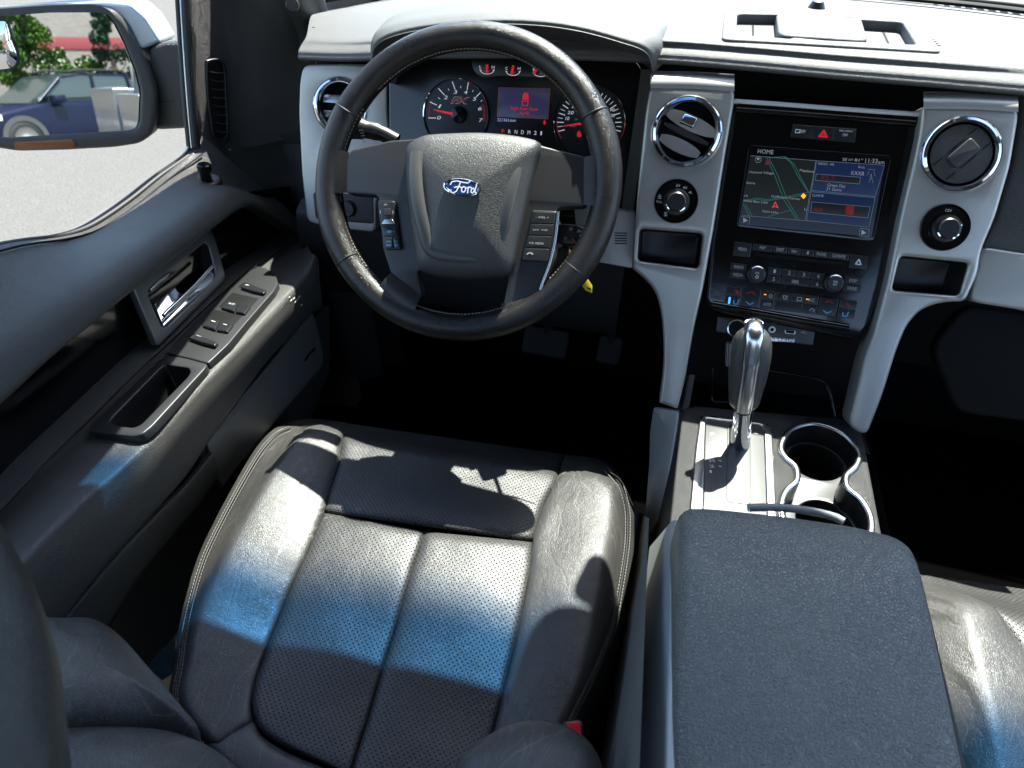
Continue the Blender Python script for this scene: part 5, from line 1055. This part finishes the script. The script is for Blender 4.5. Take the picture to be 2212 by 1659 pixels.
# ================================================================== SEATS
def sm(a, b, x): t = max(0, min(1, (x - a) / (b - a))); return t * t * (3 - 2 * t)
def HS(p, sx=0, sy=0):
    x, y = p.x - sx, p.y - sy
    z = .318 + .035 * sm(-.48, -.2, y) + .015 * sm(.13, .22, abs(x)) - .05 * sm(-.13, -.03, y) ** 2 - .04 * sm(.225, .27, abs(x))
    z += .010 * sm(.16, .05, abs(x)) * sm(-.52, -.3, y) * (1 - sm(-.25, -.1, y)) * .6
    return z + .0022 * noise.noise(Vector((x * 14, y * 14, sx)))
def spt(x, y, dz=0, sx=0, sy=0): return onsurf(x, y, lambda p: p.z - HS(p, sx, sy) - dz)
def patch(name, Lp, Rp, mat_, parent, kl='s', kr='s', kt='s', kb='s', nu=56, nv=26, skirt=None):
    Lp = cat1([Vector((*p, 0)) for p in Lp], nu); Rp = cat1([Vector((*p, 0)) for p in Rp], nu); V = []
    ws_ = [0, .008, .02, .04, .07, .11] + [.15 + .7 * k / (nv - 13) for k in range(nv - 12)] + [.89, .93, .96, .98, .992, 1]; nv = len(ws_)
    for i in range(nu):
        l, r_ = Lp[i], Rp[i]; W = (r_ - l).length / 1650
        dt = (Lp[i].lerp(Rp[i], .5) - Lp[0].lerp(Rp[0], .5)).length / 1650; db = (Lp[i].lerp(Rp[i], .5) - Lp[-1].lerp(Rp[-1], .5)).length / 1650
        for wv in ws_:
            q = l.lerp(r_, wv); dz = 0
            for k, d in ((kl, wv * W), (kr, (1 - wv) * W), (kt, dt), (kb, db)):
                if k == 's': dz -= .0062 * math.exp(-d / .0035) + .0028 * math.exp(-d / .02)
                elif k == 'r': dz -= .03 * max(0, 1 - d / .03) ** 2
            V.append(spt(q.x, q.y, dz))
    if skirt is not None:      # let the outer side run down
        for i in range(nu):
            p = V[i * nv + (0 if skirt == 'l' else nv - 1)]; V.append(p + Vector((-.004 if skirt == 'l' else .004, 0, -.03)))
        for i in range(nu): V.append(V[nu * nv + i] + Vector((0, 0, -.2)))
    F = [(i * nv + j, (i + 1) * nv + j, (i + 1) * nv + j + 1, i * nv + j + 1) for i in range(nu - 1) for j in range(nv - 1)]
    if skirt is not None:
        e_ = 0 if skirt == 'l' else nv - 1; b = nu * nv
        F += [(i * nv + e_, (i + 1) * nv + e_, b + i + 1, b + i) for i in range(nu - 1)] + [(b + i, b + i + 1, b + nu + i + 1, b + nu + i) for i in range(nu - 1)]
    return mesh(name, V, F, mat_, parent, 75)
seat = thing('driver_seat', (0, -.3, 0), 'black leather driver seat with perforated centre and grey stitching, half in sunlight', 'car seat', 'front seats')
outL = [(747, 913), (700, 906), (660, 905), (621, 913), (590, 928), (560, 958), (525, 1012), (467, 1118), (423, 1215), (389, 1341), (375, 1438), (365, 1496), (372, 1545), (400, 1590), (447, 1640)]
smL = [(745, 920), (742, 940), (738, 965), (733, 997), (720, 1040), (709, 1070), (699, 1109), (665, 1191), (640, 1245), (621, 1288), (597, 1350), (573, 1409), (549, 1481), (543, 1530), (548, 1560)]
patch('left_bolster', outL, smL, M_lea, seat, 'r', 's', None, 's', skirt='l', nu=80)
outR = [(1222, 982), (1275, 988), (1318, 1003), (1352, 1041), (1368, 1094), (1370, 1140), (1367, 1191), (1352, 1288), (1338, 1360), (1299, 1457), (1251, 1554), (1200, 1680)]
smR = [(1221, 985), (1212, 1008), (1204, 1030), (1190, 1060), (1173, 1094), (1162, 1130), (1151, 1169), (1144, 1239), (1125, 1336), (1096, 1457), (1062, 1593), (1040, 1700)]
patch('right_bolster', smR, outR, M_lea, seat, 's', 'r', None, None, skirt='r', nu=80)
patch('front_panel', [(746, 914), (742, 940), (733, 997), (709, 1070), (699, 1107)], [(1222, 982), (1210, 1012), (1197, 1046), (1173, 1094), (1151, 1170)], M_perf, seat, 's', 's', 'r', 's', nv=40)
patch('centre_panel', [(699, 1107), (665, 1191), (621, 1288), (573, 1409), (549, 1481), (545, 1530), (563, 1578), (621, 1617), (710, 1655)], [(917, 1148), (903, 1195), (888, 1239), (854, 1360), (835, 1420), (815, 1481), (795, 1550), (778, 1600), (760, 1662)], M_perf, seat, 's', 's', 's', None, nu=70)
patch('centre_panel', [(917, 1148), (903, 1195), (888, 1239), (854, 1360), (835, 1420), (815, 1481), (795, 1550), (760, 1662), (750, 1720)], [(1151, 1171), (1148, 1205), (1144, 1239), (1125, 1336), (1110, 1400), (1096, 1457), (1080, 1525), (1062, 1593), (1040, 1700)], M_perf, seat, 's', 's', 's', None, nu=70)
patch('rear_roll', [(440, 1600), (470, 1640), (540, 1700), (660, 1780), (900, 1860)], [(548, 1552), (566, 1590), (621, 1626), (715, 1664), (900, 1730)], M_lea, seat, 's', 's', 's', None, nu=40)
def offpx(P, d):
    P = cat1([Vector((*p, 0)) for p in P], 60); o = []
    for i in range(60):
        t = P[min(i + 1, 59)] - P[max(i - 1, 0)]; t.normalize(); o.append((P[i].x - t.y * d, P[i].y + t.x * d))
    return o
for P, sg in ((outL[3:], -1), (outR[2:], 1)):
    for d, dz in ((9, -.012), (19, -.004)):
        stitches('stitching', [spt(x, y, dz) for x, y in offpx(P, d * sg)], M_thread, seat, .0048, .0034, .00055)
    tube('piping_seam', [spt(x, y, -.0085) for x, y in offpx(P, 14 * sg)], .0012, M_rub, seat, seg=6)
# lower sides of the cushion, sill side
bxw('seat_base', -.235, .245, -.55, -.12, .06, .26, M_matte, seat, .02)
pk = mesh('side_pocket', [at(318, 1440, X=-.29), at(350, 1400, X=-.285), at(378, 1382, X=-.275), at(382, 1450, X=-.275), at(350, 1470, X=-.285)], [(0, 1, 2, 3, 4)], M_lea, seat)
# backrest
def base(z): return -.60 - (z - .33) * .46
rows = []
for z in (.30, .4, .5, .6, .7, .78): rows.append([Vector((x, base(z) - .01 + (.04 if abs(x) > .2 else 0), z)) for x in (-.27, -.24, -.2, -.12, 0, .12, .2, .23, .25)])
loft('backrest', rows, M_lea, seat, nu=30, nv=30, thick=.03)
def blob(name, pxs, t, n, rings, mat_=None, parent=None, ns=80, tc=None):
    c = tc or (sum(p[0] for p in pxs) / len(pxs), sum(p[1] for p in pxs) / len(pxs)); f = Fr(CAM + ray(*c) * t, n); P = f.pts(pxs, rings[0][1] * 0)
    P = [tuple(q)[:2] for q in cat1([Vector((*p, 0)) for p in P], ns, True)]
    return pillow(name, P, f, rings, mat_ or M_lea, parent, sharp=0), f
RG = [(.97, -.09), (.99, -.04), (1, -.018), (.985, -.004), (.95, .007), (.88, .016), (.75, .024), (.55, .030), (.3, .034), (.12, .0345)]
blob('side_bolster', [(975, 1672), (1005, 1625), (1055, 1588), (1105, 1568), (1150, 1562), (1195, 1567), (1240, 1583), (1275, 1610), (1298, 1645), (1312, 1710), (1300, 1850), (1150, 1950), (980, 1850)], .60, (.1, .2, 1), RG, None, seat)
fR = Fr(CAM + ray(1150, 1700) * .575, (.1, .2, 1))
blob('side_bolster', [(118, 1346), (190, 1348), (255, 1388), (330, 1472), (405, 1562), (440, 1612), (330, 1590), (160, 1585), (40, 1600), (-80, 1560), (-80, 1420), (20, 1350)], .66, (.35, .45, .8), RG, None, seat)
blob('side_bolster', [(160, 1580), (340, 1586), (445, 1618), (520, 1668), (580, 1760), (450, 1900), (150, 1950), (-80, 1850), (-80, 1620), (40, 1590)], .60, (.25, .4, .85), RG, None, seat)
nb, nf = blob('upper_bolster', [(-60, 1060), (0, 1132), (32, 1190), (72, 1265), (115, 1380), (140, 1480), (153, 1600), (160, 1720), (120, 1900), (-150, 1950), (-250, 1500), (-200, 1100)], .42, (.5, .5, .7), [(.97, -.06), (1, -.02), (.985, -.006), (.95, .002), (.85, .010), (.6, .016), (.3, .018)], mat('darker_black_leather', (.010, .009, .008), .5, spec=.5, bump=[('v', 480, .0001), ('n', 25, .002)]), seat)  # darker leather than the rest of the seat
tube('upper_seam', cat1([nf.px(*p, .001) for p in [(-15, 1150), (18, 1230), (55, 1320), (95, 1420), (125, 1530), (140, 1650), (148, 1760)]], 30), .0028, M_bthread, seat, seg=8)
stitches('stitching', [spt(x, y, 0) + Vector((0, 0, .0)) for x, y in ((700, 1120), (720, 1115))], M_thread, seat)
# passenger seat: a copy of the visible cushion parts
ps = thing('passenger_seat', (.875, -.37, 0), 'black leather passenger seat at the right edge, sunlit with grey stitching', 'car seat', 'front seats')
for ch in [o for o in bpy.data.objects if o.parent == seat and o.name.split('.')[0] in ('left_bolster', 'right_bolster', 'front_panel', 'centre_panel', 'stitching', 'piping_seam', 'seat_base', 'backrest', 'rear_roll')]:
    c = ch.copy(); col.objects.link(c); c.parent = ps
bk_ = thing('belt_buckle', tuple(CAM + ray(1240, 1570) * .74), 'seat belt buckle with red release button beside the seat', 'seat belt buckle')
bf = Fr(CAM + ray(1240, 1572) * .72, (0, -.2, 1), (.1, 1, 0))
ppl('housing', [(1216, 1556), (1252, 1552), (1262, 1562), (1262, 1640), (1220, 1640)], bf, -.03, .0, M_smooth, bk_, r=.004, bev=.003)
ppl('release_button', [(1224, 1559), (1250, 1556), (1256, 1566), (1256, 1592), (1228, 1590)], bf, .0, .003, mat('red_button_plastic', (.6, .01, .02), .35), bk_, r=.003, bev=.0015)

# footwell
fr_ = thing('foot_rest', (-.3, .3, .1), 'black plastic foot rest in the dark driver footwell', 'foot rest')
loft('pad', [[at(700, 800, Y=.38), at(735, 790, Y=.38), at(765, 800, Y=.38)], [at(690, 840, Y=.32), at(735, 835, Y=.32), at(780, 850, Y=.32)], [at(655, 880, Y=.28), at(710, 872, Y=.28), at(770, 880, Y=.28)]], M_void, fr_, nu=12, nv=10)
for lab, x, y in (('wide black brake pedal in the footwell', .02, .46), ('narrow black accelerator pedal in the footwell', .16, .47)):
    pd = thing('pedal', (x, y, .15), lab, 'pedal'); f = Fr((x, y, .17), (0, -.8, .6)); w_ = .05 if x < .1 else .025
    plate('pad', [fillet([(-w_, -.03), (w_, -.03), (w_, .03), (-w_, .03)], .01)], f, -.006, .006, M_rub, pd, .003); tube('arm', [f.w(0, .01, -.005), Vector((x, .56, .45))], .009, M_matte, pd)

# ================================================================== WHAT THE DOOR MIRROR SHOWS
wall_ = thing('building', (-2, -26, -.62), 'long cream rendered building with a red stripe behind the lot', 'building')
M_wall = mat('cream_render', (.17, .155, .14), .9, bump=[('n', 8, .02)], var=(2, (.15, .137, .125)))
bxw('wall', -14, 16, -26.4, -26, -.62, 6.5, M_wall, wall_, .01); bxw('stripe', -14, 16, -26.0, -25.97, 1.85, 2.2, mat('red_paint', (.16, .02, .025), .7), wall_, .004)
M_leaf = mat('leaf_green', (.035, .085, .012), .6, spec=.2, var=(3, (.06, .12, .02))); M_leafd = mat('needle_green', (.015, .035, .02), .7, spec=.2, var=(3, (.025, .05, .025))); M_bark = mat('bark', (.08, .06, .05), .9, bump=[('n', 20, .02)])
def tree(name, lab, cat_, x, y, h, cr, z0, n, leaf, m_, con_=False, sq=1, fl=None):
    t = thing(name, (x, y, -.62), lab, cat_); rnd = random.Random(hash(name) % 1000 + int(abs(x) * 10))
    tube('trunk', [(x, y, -.62), (x + .05, y, z0), (x, y, h * .85)], [.09, .07, .02], M_bark, t, seg=10)
    V = []; F = []; cl = []
    for k in range(26):
        a = rnd.uniform(0, 6.28); f = rnd.random()
        if con_: zz = z0 + (h - z0) * f; rr = cr * (1 - f) * rnd.uniform(.3, .9); cl.append((x + rr * math.cos(a), y + rr * math.sin(a), zz, .10 + .22 * (1 - f)))
        else: e_ = rnd.uniform(-1, 1); rr = cr * math.sqrt(max(0, 1 - e_ * e_)) * rnd.uniform(.35, .95); cl.append((x + rr * math.cos(a), y + rr * math.sin(a), (z0 + h) / 2 + e_ * (h - z0) / 2 * .85, cr * rnd.uniform(.22, .42)))
    for i in range(n):
        c = cl[i % len(cl)]; d = Vector((rnd.gauss(0, 1), rnd.gauss(0, 1), rnd.gauss(0, .8 if not con_ else .35))); d.normalize(); p = Vector(c[:3]) + d * c[3] * rnd.random() ** .4
        u = Vector((rnd.gauss(0, 1), rnd.gauss(0, 1), rnd.gauss(0, 1))).normalized() * leaf; v_ = u.orthogonal().normalized() * leaf * .6; b = len(V); V += [p - u, p + v_, p + u, p - v_]; F.append((b, b + 1, b + 2, b + 3))
    me = bpy.data.meshes.new('crown'); me.from_pydata([tuple(v) for v in V], [], F); link('crown', me, m_, t)
    if fl:
        V = []; F = []
        for i in range(160):
            c = cl[i % len(cl)]; p = Vector(c[:3]) + Vector((rnd.gauss(0, 1), rnd.gauss(0, 1) + .4, rnd.gauss(0, 1))).normalized() * c[3]; b = len(V); V += [p + Vector(q) * .03 for q in ((-1, .3, 0), (0, .3, 1), (1, .3, 0), (0, .3, -1))]; F.append((b, b + 1, b + 2, b + 3))
        me = bpy.data.meshes.new('blossom'); me.from_pydata([tuple(v) for v in V], [], F); tag(link('blossom', me, fl, t), kind='stuff')
tree('deciduous_tree', 'bright green leafy tree reflected in the door mirror above the blue car', 'tree', -1.4, -21, 2.95, .85, .7, 15000, .05, M_leaf)
tree('conifer_tree', 'dark green conifer reflected near the right of the door mirror', 'tree', .85, -22, 3.3, .6, 1.0, 9000, .045, M_leafd, True)
M_blos = mat('white_blossom', (.3, .3, .24), .7)
tree('shrub', 'low green shrub with white blossom right of the leafy tree', 'shrub', -.5, -21.5, 1.75, .6, .2, 6000, .045, M_leaf, False, 1, M_blos)
tree('shrub', 'low green shrub with white blossom beside the conifer', 'shrub', .25, -22.5, 1.5, .5, .2, 5000, .045, M_leaf, False, 1, M_blos)
# blue car behind, nose to the left of the mirror view
car = thing('parked_car', (-1.75, -16, -.62), 'dark blue crossover car parked behind, reflected in the door mirror', 'car')
an = R(154); CFR = Fr((-.2, -17.3, -.62), (.5, .85, 0), (0, 0, 1)); CFR.ux = -CFR.ux   # ux along the car, n out of its flank
M_cb = mat('blue_car_paint', (.002, .004, .02), .35, spec=.3); M_cg = mat('dark_car_glass', (.02, .03, .03), .08, spec=.8); M_clad = mat('grey_cladding', (.05, .05, .05), .6)
prof = [(-2.2, .35), (-2.25, .62), (-2.1, .85), (-1.2, 1.02), (-.95, 1.06), (1.9, 1.08), (2.15, .95), (2.2, .4), (1.9, .3), (-1.9, .28)]
gh = [(-1.1, 1.03), (-.35, 1.55), (.1, 1.62), (1.2, 1.60), (1.95, 1.08)]
hw = .88
for s in (1,):
    plate('body', [fillet(prof, .08)], CFR, -hw * 2, 0, M_cb, car, .12, 4)
    plate('cabin', [fillet(gh, .06)], CFR, -hw * 2 + .12, -.12, M_cg, car, .1, 4)
    plate('roof_panel', [fillet([(-.32, 1.55), (.1, 1.625), (1.25, 1.61), (1.45, 1.52), (1.2, 1.56), (.1, 1.57)], .02)], CFR, -hw * 2 + .14, -.14, M_cb, car, .02)
for P in ([(-.95, 1.06), (-.38, 1.53)], [(.35, 1.06), (.35, 1.58)], [(1.3, 1.06), (1.2, 1.58)]):
    tube('window_pillar', [CFR.w(*P[0], -.09), CFR.w(*P[1], -.12)], .035, M_cb, car)
tube('roof_rail', [CFR.w(-.1, 1.66, -.2), CFR.w(.1, 1.70, -.2), CFR.w(1.1, 1.69, -.2), CFR.w(1.3, 1.62, -.2)], .025, M_matte, car)
tube('roof_rail', [CFR.w(-.1, 1.66, -1.5), CFR.w(.1, 1.70, -1.5), CFR.w(1.1, 1.69, -1.5), CFR.w(1.3, 1.62, -1.5)], .025, M_matte, car)
for x in (-1.42, 1.35):
    wl = lathe('wheel', [(.36, -.2), (.36, .0), (.33, .02), (.25, .02)], CFR, (x, .35), M_rub, car, 36); lathe('rim', [(.25, .018), (.2, .0), (.06, .01), (.0001, .02)], CFR, (x, .35), M_satin, wl, 30)
    lathe('arch_cladding', [(.37, .004), (.37, .02), (.47, .02), (.47, .0)], CFR, (x, .35), M_clad, car, 36, a0=0, a1=180)
NF = Fr(CFR.w(-2.22, 0, -.88), CFR.ux * -1, (0, 0, 1))
for s in (-.62, .62): box('headlight', NF, s - .22, s + .22, .72, .84, -.1, .03, mat('headlamp_glass', (.7, .72, .75), .1, coat=1), car, .02)
box('grille', NF, -.35, .35, .5, .78, -.05, .025, M_matte, car, .01); box('bumper', NF, -.8, .8, .25, .45, -.2, .03, M_clad, car, .03)
hl = box('headlight', CFR, -2.15, -1.8, .74, .85, -.02, .008, MAT['headlamp_glass'], car, .006)
mr_ = box('wing_mirror', CFR, -.75, -.5, 1.05, 1.2, -.02, .2, M_cb, car, .04)
mesh('windscreen_panel', [CFR.w(-1.08, 1.05, -.2), CFR.w(-1.08, 1.05, -1.56), CFR.w(-.4, 1.52, -1.5), CFR.w(-.4, 1.52, -.26)], [(0, 1, 2, 3)], M_cg, car)
